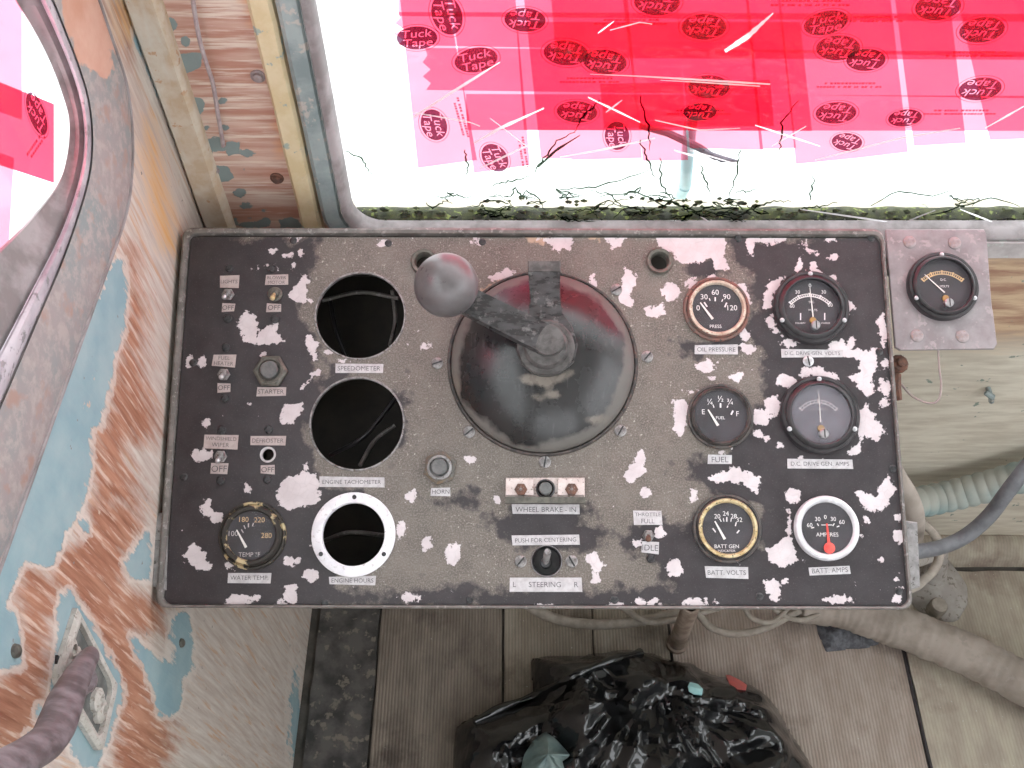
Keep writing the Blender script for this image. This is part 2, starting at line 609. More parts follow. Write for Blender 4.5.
        if parent is not None:
            o.parent = parent
        o.location = tuple(org)
        return o


_TEXT = {}


def text_geo(s, res=3):
    """filled flat lettering, cap height about 0.7, centred on (0,0)"""
    if s in _TEXT:
        return _TEXT[s]
    cu = bpy.data.curves.new('t', 'FONT')
    cu.body = s
    cu.size = 1.0
    cu.resolution_u = res
    cu.align_x = 'CENTER'
    ob = bpy.data.objects.new('t', cu)
    COL.objects.link(ob)
    bpy.context.view_layer.update()
    me = bpy.data.meshes.new_from_object(ob.evaluated_get(bpy.context.evaluated_depsgraph_get()))
    vs = [(q.co.x, q.co.y - .35) for q in me.vertices]
    fs = [tuple(p.vertices) for p in me.polygons]
    if vs:
        w = max(q[0] for q in vs) + min(q[0] for q in vs)
        vs = [(x - w / 2, y) for x, y in vs]
    bpy.data.objects.remove(ob)
    bpy.data.curves.remove(cu)
    bpy.data.meshes.remove(me)
    _TEXT[s] = (vs, fs)
    return vs, fs


def text_width(s):
    vs, _ = text_geo(s)
    return max(q[0] for q in vs) - min(q[0] for q in vs)


def tag(o, label, cat=None, group=None, kind=None):
    if label:
        o['label'] = label
    if cat:
        o['category'] = cat
    if group:
        o['group'] = group
    if kind:
        o['kind'] = kind
    return o


def empty(name, loc=(0, 0, 0), M=None):
    o = bpy.data.objects.new(name, None)
    o.empty_display_size = .05
    COL.objects.link(o)
    if M is not None:
        o.matrix_world = M
    else:
        o.location = tuple(map(float, loc))
    return o


def poly_sdf(px, py, poly):
    """signed distance to a polygon, positive inside; plain far value outside its reach"""
    P = np.asarray(poly, float)
    d2 = np.full(px.shape, 1e9)
    ins = np.zeros(px.shape, bool)
    for (ax, ay), (bx, by) in zip(P, np.roll(P, -1, axis=0)):
        ex, ey = bx - ax, by - ay
        L = ex * ex + ey * ey + 1e-12
        t = np.clip(((px - ax) * ex + (py - ay) * ey) / L, 0, 1)
        d2 = np.minimum(d2, (px - ax - t * ex) ** 2 + (py - ay - t * ey) ** 2)
        c = ((ay > py) != (by > py)) & (px < ex * (py - ay) / (ey if abs(ey) > 1e-9 else 1e-9) + ax)
        ins ^= c
    d = np.sqrt(d2)
    return np.where(ins, d, -d)


def shapes_sdf(px, py, polys=(), ells=(), far=-60):
    out = np.full(px.shape, float(far))
    for p in polys:
        out = np.maximum(out, poly_sdf(px, py, p))
    for e in ells:
        x, y, a, b = e[:4]
        k = np.sqrt(((px - x) / a) ** 2 + ((py - y) / b) ** 2)
        out = np.maximum(out, (1 - k) * min(a, b))
    return out


def grid(us, vs, fn, hole=None):
    """regular grid; hole(u,v)->bool removes faces"""
    U, V = np.meshgrid(us, vs)
    P = [fn(a, b) for a, b in zip(U.ravel(), V.ravel())]
    k = len(us)
    fs = []
    for j in range(len(vs) - 1):
        for i in range(k - 1):
            if hole is not None and hole((us[i] + us[i + 1]) / 2, (vs[j] + vs[j + 1]) / 2):
                continue
            fs.append((j * k + i, j * k + i + 1, (j + 1) * k + i + 1, (j + 1) * k + i))
    return P, fs, U.ravel(), V.ravel()


def smooth_path(pts, n=60):
    """Catmull-Rom through the points"""
    P = [np.asarray(q, float) for q in pts]
    P = [2 * P[0] - P[1]] + P + [2 * P[-1] - P[-2]]
    segs = len(P) - 3
    out = []
    for i in range(n):
        t = i / (n - 1) * segs
        k = min(int(t), segs - 1)
        t -= k
        a, b, c, d = P[k:k + 4]
        out.append(.5 * ((2 * b) + (c - a) * t + (2 * a - 5 * b + 4 * c - d) * t * t + (3 * b - a - 3 * c + d) * t ** 3))
    return out


def resample(pts, n):
    P = np.array([np.asarray(q, float) for q in pts])
    s = np.concatenate([[0], np.cumsum(np.linalg.norm(np.diff(P, axis=0), axis=1))])
    t = np.linspace(0, s[-1], n)
    return [np.array([np.interp(x, s, P[:, k]) for k in range(P.shape[1])]) for x in t]

# ================================================================== THE SETTING
FLOOR_LO, FLOOR_HI = -1.4, WY
mb = MB()
mb.box((WX - .05, FLOOR_LO, -.04), (1.35, WY + .05, 0), 'floor_grime')
tag(mb.build('floor', smooth=0), 'grimy dark cab floor under the mats', kind='structure')
mb = MB()
mb.box((WX - .05, FLOOR_LO, 1.95), (1.35, WY + .05, 1.99), 'ceiling_paint')
tag(mb.build('ceiling', smooth=0), 'pale painted cab ceiling above the console', kind='structure')
mb = MB()
mb.box((-9, -6, -.75), (9, 14, -.70), 'outside_ground')
tag(mb.build('ground', smooth=0), 'pale bright ground seen outside the windows', kind='structure')

BWY, RWX = -1.4, 1.35
m = MB()
for lo, hi in (((WX - .05, BWY - .05, 0), (RWX, BWY, .95)), ((WX - .05, BWY - .05, 1.80), (RWX, BWY, 1.95)), ((WX - .05, BWY - .05, .95), (-.15, BWY, 1.80)), ((1.2, BWY - .05, .95), (RWX, BWY, 1.80))):
    m.box(lo, hi, 'ceiling_paint')
tag(m.build('wall_back', smooth=0), 'rear cab wall with its window opening', kind='structure')
m = MB()
for lo, hi in (((RWX, BWY - .05, 0), (RWX + .05, WY + .05, .95)), ((RWX, BWY - .05, 1.80), (RWX + .05, WY + .05, 1.95)), ((RWX, BWY - .05, .95), (RWX + .05, -1.0, 1.80)), ((RWX, .6, .95), (RWX + .05, WY + .05, 1.80))):
    m.box(lo, hi, 'ceiling_paint')
tag(m.build('wall_right', smooth=0), 'far side cab wall with its window opening', kind='structure')

# ---- left wall, with the opening of the side window
C0 = [(8, -40), (26, -2), (42, 28), (58, 62), (70, 96), (76, 128), (73, 164), (60, 204), (30, 252), (-8, 306)]
C1 = [(34, -44), (50, -6), (65, 31), (79, 68), (89, 104), (92, 144), (87, 184), (66, 250), (34, 326), (-8, 424)]
C2 = [(76, -54), (95, -8), (112, 42), (125, 82), (131, 125), (131, 172), (124, 218), (95, 300), (52, 420), (-8, 588)]


def wall_loop(C, yback, ztop, n=140):
    P = [left(*q)[1:] for q in C]
    top = P[0]
    bot = P[-1]
    pts = [(yback, ztop), ((yback + top[0]) / 2, ztop), (top[0] + .005, ztop), (top[0] + .004, (ztop + top[1]) / 2)]
    vis = smooth_path(P, 60)
    low = [((yback + bot[0]) / 2, bot[1] + .002), (yback, bot[1] + .002)]
    path = resample(pts + [vis[0]], 31)[:-1] + list(smooth_path(P, 82)) + resample([vis[-1]] + low, 20)[1:]
    path += resample([low[-1], (yback, ztop)], 12)[1:-1]
    return [np.array(q) for q in path]


L0 = wall_loop(C0, -.62, 1.72)
L1 = wall_loop(C1, -.66, 1.76)
L2 = wall_loop(C2, -.74, 1.84)
Lm = [(a * .35 + b * .65) for a, b in zip(L0, L1)]

us = np.concatenate([np.linspace(-1.4, 0.15, 20)[:-1], np.arange(.15, WY + .0001, .0051)])
vs = np.concatenate([np.arange(0, 1.22, .0051), np.linspace(1.22, 1.95, 12)])
cut = [tuple((a * .5 + b * .5)) for a, b in zip(L1, L2)]
UU, VV = np.meshgrid((us[:-1] + us[1:]) / 2, (vs[:-1] + vs[1:]) / 2)
inside = poly_sdf(UU, VV, cut) > 0
lut = {}
P, fs, gu, gv = grid(us, vs, lambda a, b: (WX, a, b))
k1 = len(us) - 1
fs = [f for i, f in enumerate(fs) if not inside.ravel()[i]]
PX, PY = project(np.array(P))
orange_polys = [
    [(73, 545), (94, 500), (136, 500), (147, 528), (126, 559), (129, 584), (164, 605), (164, 633), (136, 633), (154, 664), (174, 737), (164, 790), (112, 790), (115, 695), (84, 619), (63, 594), (49, 647), (52, 744), (0, 768), (-30, 700), (0, 674), (21, 664), (17, 605), (21, 563), (45, 573)],
    [(94, 505), (92, 480), (90, 430), (101, 426), (108, 396), (112, 369), (122, 335), (126, 301), (124, 262), (122, 240), (138, 255), (143, 290), (146, 330), (139, 350), (150, 385), (159, 415), (155, 435), (146, 445), (130, 440), (127, 450), (135, 480), (140, 505)],
    [(108, 0), (122, 0), (134, 40), (128, 60), (118, 40)]]
blue_polys = [
    [(118, 258), (124, 260), (126, 301), (122, 335), (112, 369), (108, 396), (101, 426), (90, 426), (90, 477), (86, 500), (84, 505), (71, 524), (52, 566), (24, 563), (0, 605), (-40, 640), (-40, 560), (0, 540), (25, 480), (61, 392), (81, 340), (105, 280)],
    [(0, 600), (17, 615), (21, 667), (0, 671), (-20, 660), (-20, 610)],
    [(171, 615), (190, 612), (192, 640), (195, 667), (185, 674), (178, 709), (171, 716), (160, 716), (154, 695), (140, 660), (129, 633), (157, 657), (174, 664)],
    [(150, 528), (126, 559), (129, 580), (152, 580)],
    [(135, 17), (146, 24), (159, 68), (166, 102), (156, 98), (146, 64), (135, 37)],
    [(62, 592), (72, 588), (120, 676), (122, 700), (98, 768), (80, 768), (50, 690)]]
amber_polys = [[(146, 118), (156, 150), (162, 190), (172, 225), (174, 250), (164, 245), (152, 200), (146, 150)], [(118, 0), (134, 0), (138, 34), (128, 36)]]
A = {'orange': np.clip(shapes_sdf(PX, PY, orange_polys), -60, 60),
     'blue': np.clip(shapes_sdf(PX, PY, blue_polys, [(83, 526, 5, 9), (14, 470, 6, 10), (40, 715, 4, 7), (30, 735, 5, 5), (295, 720, 6, 40)]), -60, 60),
     'amber': np.clip(shapes_sdf(PX, PY, amber_polys), -60, 60)}
mb = MB()
mb.add(P, fs, 'cab_wall_paint')
nv = len(mb.v)
for lo, hi in (((WX - .045, -1.4, 0), (WX - .002, WY + .05, .93)), ((WX - .045, -1.4, 1.86), (WX - .002, WY + .05, 1.95)), ((WX - .045, .715, .93), (WX - .002, WY + .05, 1.86)), ((WX - .045, -1.4, .93), (WX - .002, -.76, 1.86))):
    mb.box(lo, hi, 'cab_wall_paint')
A = {k: np.concatenate([v, np.full(len(mb.v) - nv, -60.)]) for k, v in A.items()}
wl = tag(mb.build('wall_left', attrs=A), 'stripped cab side wall with blue, rust-brown and bleached paint layers', kind='structure')


def w2(L, h):
    k = (WX + h) / WX
    return [(WX + h, q[0] * k, CAM[2] + (q[1] - CAM[2]) * k) for q in L]


lerp = lambda a, b, t: [p * (1 - t) + q * t for p, q in zip(a, b)]
fl = MB()
fl.loft([w2(L, h) for L, h in ((L1, .001), (lerp(L1, L2, .03), .0075), (lerp(L1, L2, .5), .009), (lerp(L1, L2, .94), .0085), (L2, .004), (L2, -.002))], 'flange_paint', closed=True)
px, py = project(np.array(fl.v))
sal = np.clip(shapes_sdf(px, py, [[(40, -60), (110, -60), (118, 46), (112, 50), (114, 74), (108, 76), (86, 82), (70, 40)]]), -60, 60)
win2 = tag(fl.build('window_2', attrs={'salmon': sal}), 'rounded side window with a wide riveted flange and old rubber seal', kind='structure')
g = MB()
g.loft([w2(L, h) for L, h in ((lerp(L0, L1, -.42), -.0112), (lerp(L0, L1, -.38), -.008), (lerp(L0, L1, -.05), -.005), (lerp(L0, L1, .2), -.001), (lerp(L0, L1, .52), .001))], 'rubber_dark', closed=True)
g.loft([w2(L, h) for L, h in ((lerp(L0, L1, .52), .000), (lerp(L0, L1, .58), .006), (lerp(L0, L1, .70), .0085), (lerp(L0, L1, .88), .008), (lerp(L0, L1, .98), .005), (L1, -.004))], 'rubber_mauve', closed=True)
g.build('rubber_seal', win2, smooth=60)
for L in (lerp(L1, L2, -.02), lerp(L1, L2, 1.0)):
    g = MB()
    g.tube(w2(L, .0035), .0021, 'rubber_dark', 6, closed=True)  # dark tubes stand in for the seam line and the outer edge's shadow
    g.build('seam_shadow', win2, smooth=60)
g = MB()
cen = sum(L0) / len(L0)
Lg = [q + (q - cen) / np.linalg.norm(q - cen) * .012 for q in L0]
b0 = g.add(w2(Lg, -.0125), [tuple(range(len(Lg)))], 'window_glass')
g.build('pane', win2, smooth=0)

# ---- front wall
Z_SILL = front(500, 225)[2]
XL, XLo = -.170, -.200        # glass edge and outer edge of the window frame
xs = np.concatenate([np.arange(WX, .66, .006), np.linspace(.66, 1.35, 40)])
zs = np.arange(0, Z_SILL - .004, .0062)
zs = np.append(zs, Z_SILL - .005)
P, fs, _, _ = grid(xs, zs, lambda a, b: (a, WY, b))
k = len(P)
xs2 = np.arange(WX, XLo + .008, .0041)
zs2 = np.concatenate([np.arange(Z_SILL - .005, 1.12, .0041), np.linspace(1.13, 1.95, 10)])
mb = MB()
mb.add(P, fs, 'front_board')
P2, fs2, _, _ = grid(xs2, zs2, lambda a, b: (a, WY, b))
mb.add(P2, fs2, 'pillar_primer')
mb.add([(XLo - .01, WY, 1.80), (1.35, WY, 1.80), (1.35, WY, 1.95), (XLo - .01, WY, 1.95)], [(0, 1, 2, 3)], 'front_board')
mb.add([(1.24, WY, Z_SILL - .01), (1.35, WY, Z_SILL - .01), (1.35, WY, 1.80), (1.24, WY, 1.80)], [(0, 1, 2, 3)], 'front_board')
for lo, hi in (((WX - .05, WY + .002, 0), (1.35, WY + .045, Z_SILL - .006)), ((WX - .05, WY + .002, 1.80), (1.35, WY + .045, 1.95)), ((WX - .05, WY + .002, Z_SILL - .006), (XLo, WY + .045, 1.80)), ((1.25, WY + .002, Z_SILL - .006), (1.35, WY + .045, 1.80))):
    mb.box(lo, hi, 'front_board')
PX, PY = project(np.array(mb.v))
A = {'red': np.clip(shapes_sdf(PX, PY, [[(900, 258), (1100, 250), (1100, 335), (900, 345)]]), -60, 60),
     'pale': np.clip(shapes_sdf(PX, PY, [[(980, 228), (1060, 228), (1060, 246), (1000, 252), (980, 244)]]), -60, 60),
     'amber': np.clip(shapes_sdf(PX, PY, [[(240, -10), (260, -10), (268, 34), (250, 20)], [(284, 110), (290, 140), (280, 150), (276, 118)]]), -60, 60),
     'flake': np.clip(shapes_sdf(PX, PY, [[(176, 54), (200, 52), (203, 66), (184, 74), (178, 66)], [(200, 138), (222, 138), (222, 150), (196, 156), (194, 150)], [(226, 142), (240, 142), (238, 150), (228, 156)], [(214, 166), (228, 165), (234, 176), (222, 184), (212, 178)], [(226, 220), (236, 217), (238, 226), (226, 226)], [(255, 221), (268, 217), (272, 226), (256, 228)], [(278, 220), (300, 218), (301, 227), (280, 228)]],
                                 [(170, 24, 7, 7), (163, 4, 4, 5), (196, 106, 8, 8), (206, 127, 5, 5), (269, 96, 4, 3), (222, 101, 4, 3), (248, 153, 6, 4), (238, 193, 7, 4), (246, 206, 6, 2), (250, 218, 4, 3), (186, 42, 4, 6), (256, 224, 10, 3), (242, 170, 3, 3), (226, 128, 5, 3), (265, 210, 4, 2)]), -60, 60)}
tag(mb.build('wall_front', attrs=A), 'front cab wall, bleached board under the window and red-brown primed post beside it', kind='structure')

# battens of the corner post
def batten(name, xa0, xa1, z0, z1, th, mat, label):
    m = MB()
    k = 40
    zz = np.linspace(z0, z1, k)
    prof = [(xa0, 0), (xa0 + .001, -th * .7), (xa0 + .004, -th), (xa1 - .004, -th), (xa1 - .001, -th * .7), (xa1, 0)]
    curves = []
    for x, y in prof:
        curves.append([(x + .0012 * mnoise.noise(Vector((z * 30, x * 90, 1))), WY + y, z) for z in zz])
    m.loft(curves, mat)
    return tag(m.build(name), label, kind='structure')


batten('trim_1', WX, front(163, 0)[0], Z_SILL - .06, 1.95, .014, 'batten_cream', 'cream batten covering the corner beside the rusty post')
batten('trim_2', front(262, 40)[0] - .004, front(285, 40)[0] - .0015, Z_SILL - .06, 1.95, .010, 'batten_yellow', 'yellowed batten between the rusty post and the window frame')

# cove along the foot of the front wall
m = MB()
xx = np.linspace(WX, 1.35, 120)
curv = []
for y, z in ((0, .030), (-.006, .034), (-.020, .030), (-.035, .018), (-.043, .005), (-.045, 0)):
    curv.append([(x, WY + y + .003 * mnoise.noise(Vector((x * 9, z * 60, 0))), max(z + .004 * mnoise.noise(Vector((x * 12, y * 60, 3))), .0) if z > 0 else 0) for x in xx])
m.loft(curv, 'floor_mouldy')
tag(m.build('baseboard_front', smooth=60), 'dirty raised lip along the foot of the front wall', kind='structure')

# ---- windscreen: frame, cracked pane
def rrect(x0, x1, z0, z1, r, n=14):
    out = []
    for cx, cz, a0 in ((x0 + r, z0 + r, 180), (x1 - r, z0 + r, 270), (x1 - r, z1 - r, 0), (x0 + r, z1 - r, 90)):
        for i in range(n):
            a = math.radians(a0 + 90 * i / (n - 1))
            out.append(np.array((cx + r * math.cos(a), cz + r * math.sin(a))))
    res = []
    for a, b in zip(out, out[1:] + out[:1]):
        for t in np.linspace(0, 1, 5)[:-1]:
            res.append(a * (1 - t) + b * t)
    return res


gi = lambda d, r: rrect(XL - d, 1.19 + d, Z_SILL - d, 1.72 + d, r)
fr = MB()
fr.loft([[(q[0], WY + y, q[1]) for q in gi(d, r)] for d, y, r in ((.031, .001, .06), (.030, -.011, .06), (.026, -.014, .055), (.012, -.013, .045), (.010, -.009, .042))], 'frame_teal', closed=True)
win1 = tag(fr.build('window_1', smooth=40), 'cracked windscreen over the console, white daylight behind it', kind='structure')
m = MB()
m.loft([[(q[0], WY + y, q[1]) for q in gi(d, r)] for d, y, r in ((.0102, -.008, .042), (.008, -.014, .04), (.004, -.012, .037), (.000, -.003, .034), (-.001, .006, .033))], 'rubber_dark', closed=True)
m.build('rubber_seal', win1, smooth=50)
m = MB()
pz = gi(.006, .04)
m.add([(q[0], WY + .006, q[1]) for q in pz], [tuple(range(len(pz)))], 'window_glass')
m.build('pane', win1, smooth=0)
# flat sill plate under the windscreen, seen to the right of the console
m = MB()
m.box((XL, WY - .0165, front(1000, 247)[2]), (1.2, WY - .0005, front(1000, 232)[2]), 'sill_metal')
m.build('sill_plate', win1, smooth=0)


def crack(p, wa, wb, mat, y=.0045, jag=.0, n=14):
    P = [front(*q, off=-y) for q in p]
    P = resample(P, n)
    m = MB()
    vs = []
    for i, q in enumerate(P):
        t = i / (n - 1)
        a = P[min(i + 1, n - 1)] - P[max(i - 1, 0)]
        a = a / np.linalg.norm(a)
        nr = np.array((-a[2], 0, a[0]))
        w = (wa * (1 - t) + wb * t) * (.35 + .65 * math.sin(math.pi * min(max(t, .06), .94))) * (.8 + .4 * random.random())
        j = nr * jag * (random.random() - .5)
        tl = np.array((0, -.85, 0)) if mat == 'crack_glint' else np.zeros(3)
        sg = 1 if nr[2] > 0 else -1
        vs += [q + j + nr * w - tl * w * sg * abs(nr[2]), q + j - nr * w + tl * w * sg * abs(nr[2])]
    fs = [(2 * i, 2 * i + 1, 2 * i + 3, 2 * i + 2) for i in range(n - 1)]
    m.add(vs, fs, mat)
    # a sliver has thickness
    m.add([v + np.array((0, -.0006, 0)) for v in vs], [f[::-1] for f in fs], mat)
    return m


glint_cracks = [
    ([(413, 117), (452, 92), (500, 62)], .0020, .0012), ([(590, 74), (640, 76), (770, 84)], .0003, .0013), ([(660, 80), (700, 82), (760, 86)], .0003, .0009),
    ([(474, 143), (500, 128), (544, 108)], .0020, .0014), ([(490, 118), (545, 160)], .0006, .0006), ([(588, 97), (640, 122)], .0012, .0008),
    ([(606, 112), (622, 100)], .0010, .0008), ([(560, 157), (600, 150), (655, 138)], .0008, .0012), ([(480, 168), (530, 144)], .0010, .0012),
    ([(610, 30), (640, 22), (652, 24)], .0006, .0004), ([(598, 33), (614, 21)], .0009, .0006), ([(674, 150), (715, 162)], .0014, .0008), ([(690, 150), (740, 165)], .0008, .0006),
    ([(755, 125), (820, 146)], .0010, .0008), ([(772, 146), (806, 126)], .0008, .0008), ([(815, 160), (900, 138), (960, 128)], .0010, .0008), ([(1024, 106), (985, 128)], .0012, .0008),
    ([(905, 222), (935, 210)], .0010, .0006), ([(960, 209), (998, 224)], .0008, .0010), ([(800, 209), (890, 222)], .0006, .0012), ([(400, 110), (470, 122), (480, 126)], .0006, .0006),
    ([(700, 216), (716, 226)], .0010, .0006), ([(655, 120), (700, 130), (740, 128)], .0006, .0006), ([(880, 190), (1010, 172)], .0006, .0006)]
for c, a, b in glint_cracks:
    crack(c, a * .62, b * .62, 'crack_glint').build('crack', win1, smooth=0)
dark_cracks = [
    [(345, 150), (362, 158), (372, 176)], [(465, 150), (468, 168), (465, 178)], [(535, 172), (556, 140), (575, 132)], [(660, 158), (662, 185), (675, 205)],
    [(640, 140), (650, 165), (656, 180)], [(700, 165), (705, 180), (712, 195)], [(560, 190), (600, 186), (650, 170)], [(520, 200), (525, 190), (538, 196), (545, 210)],
    [(600, 196), (640, 192), (660, 205), (690, 208)], [(490, 186), (530, 176)], [(600, 100), (580, 120), (575, 132)], [(640, 96), (650, 130), (648, 150)],
    [(780, 150), (782, 120), (800, 100)], [(810, 200), (814, 175)], [(870, 205), (900, 190), (930, 196), (965, 188)], [(740, 150), (736, 175), (728, 200)], [(620, 205), (612, 195), (590, 190)], [(930, 215), (990, 198), (1020, 206)]]
for c in dark_cracks:
    crack(c, .0011, .0006, 'crack_dark', jag=.003).build('crack', win1, smooth=0)

crack([(538, 167), (556, 150), (580, 135)], .0022, .0008, 'crack_dark', n=12).build('crack', win1, smooth=0)
rw = random.Random(5)
for i in range(46):
    x, y = rw.uniform(395, 1010), rw.uniform(192, 219)
    if i < 30:
        x = rw.uniform(470, 760)
    pts = [(x, y)]
    for k in range(3):
        pts.append((pts[-1][0] + rw.uniform(6, 22) * rw.choice((-1, 1, 1)), min(max(pts[-1][1] + rw.uniform(-9, 9), 182), 222)))
    crack(pts, rw.uniform(.0006, .0016), .0005, 'crack_dark', jag=.004, n=16).build('crack', win1, smooth=0)

# ---- moss grown along the foot of the windscreen, outside
m = MB()
for i in range(900):
    x = random.uniform(345, 1030)
    dens = .35 + .65 * max(0, mnoise.noise(Vector((x * .02, 0, 4)))) + (.5 if (x < 420 or 480 < x < 760 or x > 760 and x < 850) else 0)
    if random.random() > dens:
        continue
    hgt = 22 * random.random() ** 4 * (1.25 if 480 < x < 760 else .75)
    c = front(x, 224 - hgt, off=-.013)
    r = random.uniform(.0018, .0045) * (1 - hgt / 60)
    vs, fs = [], []
    k = 7
    for j in range(k):
        a = 2 * math.pi * j / k
        rr = r * random.uniform(.6, 1.3)
        vs.append(c + np.array((rr * math.cos(a) * 1.6, -.001, rr * math.sin(a))))
    vs.append(c + np.array((0, -.0035, 0)))
    vs.append(c + np.array((0, .002, 0)))
    for j in range(k):
        fs += [(j, (j + 1) % k, k), ((j + 1) % k, j, k + 1)]
    m.add(vs, fs, 'moss')
xx = np.linspace(XL, 1.19, 200)
m.loft([[(x, WY + .008 + yy, Z_SILL + z * (1 + 1.2 * mnoise.noise(Vector((x * 40, 0, 0)))) - .004) for x in xx] for yy, z in ((0, .004), (.006, .008), (.020, .003), (.022, 0))], 'moss')
tag(m.build('moss', smooth=60), 'dark green moss grown along the bottom edge of the cracked windscreen', 'moss', kind='stuff')

# ================================================================== RED TAPE ON THE GLASS
def logo_geo():
    cu = bpy.data.curves.new('t', 'FONT')
    cu.body = 'Tuck\nTape'
    cu.size = 1.0
    cu.align_x = 'CENTER'
    cu.shear = .18
    cu.offset = .04
    cu.space_line = .82
    cu.resolution_u = 3
    ob = bpy.data.objects.new('t', cu)
    COL.objects.link(ob)
    bpy.context.view_layer.update()
    src = ob.to_curve(bpy.context.evaluated_depsgraph_get())
    c2 = bpy.data.curves.new('l', 'CURVE')
    c2.dimensions = '2D'
    c2.fill_mode = 'BOTH'
    c2.resolution_u = 3
    for s in src.splines:
        q = c2.splines.new('BEZIER')
        q.bezier_points.add(len(s.bezier_points) - 1)
        for a, b in zip(s.bezier_points, q.bezier_points):
            b.co = (a.co[0], a.co[1], 0)
            b.handle_left_type = b.handle_right_type = 'FREE'
            b.handle_left = (a.handle_left[0], a.handle_left[1], 0)
            b.handle_right = (a.handle_right[0], a.handle_right[1], 0)
        q.use_cyclic_u = True
    cx, cy = 0.05, -.06
    for rx, ry in ((1.32, 1.06), (1.47, 1.21), (1.51, 1.25)):
        e = c2.splines.new('POLY')
        e.points.add(63)
        for i, p in enumerate(e.points):
            a = 2 * math.pi * i / 64
            p.co = (cx + rx * math.cos(a), cy + ry * math.sin(a), 0, 1)
        e.use_cyclic_u = True
    ob.to_curve_clear()
    bpy.data.objects.remove(ob)
    o2 = bpy.data.objects.new('l', c2)
    COL.objects.link(o2)
    bpy.context.view_layer.update()
    me = bpy.data.meshes.new_from_object(o2.evaluated_get(bpy.context.evaluated_depsgraph_get()))
    vs = [((v.co.x - cx) / 1.51, (v.co.y - cy) / 1.51 * .82) for v in me.vertices]
    fs = [tuple(p.vertices) for p in me.polygons]
    bpy.data.objects.remove(o2)
    bpy.data.curves.remove(c2)
    bpy.data.meshes.remove(me)
    return vs, fs


LOGO = logo_geo()


def tape(corners, layer, label, logos=(), lines=(), to=front, sgn=1, mat='tape_film', torn=None, scale=.0232):
    """one strip of tape; corners in order round its outline; layer = how far out it is stuck"""
    off = -(.0085 + .0011 * layer) if to is front else -(.015 + .0011 * layer)
    P = [to(*q, off=off) for q in corners]
    n1, n2 = 24, 6
    vs, fs = [], []
    rnd = random.Random(len(label) * 7 + layer)
    for j in range(n2 + 1):
        for i in range(n1 + 1):
            a, b = i / n1, j / n2
            q = (P[0] * (1 - a) + P[1] * a) * (1 - b) + (P[3] * (1 - a) + P[2] * a) * b
            if torn == 'start' and i == 0:
                q = q + (P[1] - P[0]) / np.linalg.norm(P[1] - P[0]) * .004 * math.sin(j * 2.7)
            vs.append(q)
    for j in range(n2):
        for i in range(n1):
            q = j * (n1 + 1) + i
            fs.append((q, q + 1, q + n1 + 2, q + n1 + 1))
    m = MB()
    m.add(vs, fs, mat)
    o = m.build('tape_strip', smooth=0)
    tag(o, label, 'tape', 'red tape strips over the broken glass')
    for lx, ly, rot, sc in logos:
        c = to(lx, ly, off=off + .0003)
        ca, sa = math.cos(math.radians(rot)), math.sin(math.radians(rot))
        m = MB()
        q = []
        for x, y in LOGO[0]:
            x, y = x * scale * sc, y * scale * sc
            X, Y = x * ca - y * sa, x * sa + y * ca
            q.append(c + (np.array((X, 0, Y)) if to is front else np.array((0, X, Y))))
        m.add(q, LOGO[1], 'tape_print')
        m.build('printed_logo', o, smooth=0)
    for lx, ly, rot, n in lines:
        m = MB()
        c = to(lx, ly, off=off + .0003)
        ca, sa = math.cos(math.radians(rot)), math.sin(math.radians(rot))
        for row in range(2):
            x = -n * .5 + (0 if row == 0 else n * .12)
            while x < n * .5 - (n * .1 if row else 0):
                w = rnd.uniform(.0016, .0034)
                qs = []
                for dx, dy in ((0, 0), (w, 0), (w, .0022), (0, .0022)):
                    X, Y = x + dx, -row * .0042 + dy
                    X, Y = X * ca - Y * sa, X * sa + Y * ca
                    qs.append(c + (np.array((X, 0, Y)) if to is front else np.array((0, X, Y))))
                m.add(qs, [(0, 1, 2, 3)], 'tape_text')
                x += w + (rnd.uniform(.0006, .001) if rnd.random() < .8 else .003)
        m.build('printed_text', o, smooth=0)
    return o


# upright strips, stuck first (nearest the glass), hanging to a ragged line above the moss
tape([(396, -40), (440, -40), (477, 160), (418, 168)], 0, 'pale pink upright tape strip at the edge of the red patch, nearest the corner post',
     [(434, 125, -84, .95), (417, 38, 5, .9)], [(462, 118, -80, .05)])
tape([(446, -40), (512, -40), (530, 165), (474, 173)], 1, 'second upright pink tape strip counted from the corner post', [(495, 158, -70, .95), (447, 15, -80, 1.0)], [(524, 152, -82, .04)])
tape([(520, -40), (560, -40), (572, 159), (541, 158)], 2, 'narrow upright pink tape strip just past the clear gap in the windscreen', [(525, 20, 175, .9)])
tape([(560, -40), (624, -40), (642, 158), (572, 160)], 0, 'upright tape strip whose end hangs over a grey faded logo', [(703, 138, 170, .01), (617, 136, -80, .9)])
tape([(618, -40), (675, -40), (688, 160), (643, 161)], 3, 'upright tape strip ending square beside the pale blue post outside', [(605, 62, 170, 1.0)])
tape([(672, -40), (745, -40), (763, 150), (690, 148)], 1, 'upright pink tape strip hanging in front of the pale blue post outside', [(700, 112, 176, .8)])
tape([(742, -40), (776, -40), (796, 148), (760, 149)], 2, 'upright tape strip with a slanting end beyond the pale blue post')
tape([(774, -40), (834, -40), (858, 158), (796, 164)], 0, 'longest upright pink tape strip, hanging lowest over the clear glass', [(847, 142, 160, .8)])
tape([(834, -40), (886, -40), (908, 152), (858, 158)], 3, 'narrow upright tape strip beside the longest hanging strip', [(866, 60, 172, .9)])
tape([(890, -40), (945, -40), (966, 143), (914, 146)], 1, 'upright pink tape strip with one small logo near its end, above the bare gauge plate', [(905, 118, 178, .8)])
tape([(948, -40), (1020, -40), (1046, 138), (990, 140)], 2, 'upright tape strip at the far end of the windscreen from the corner post')
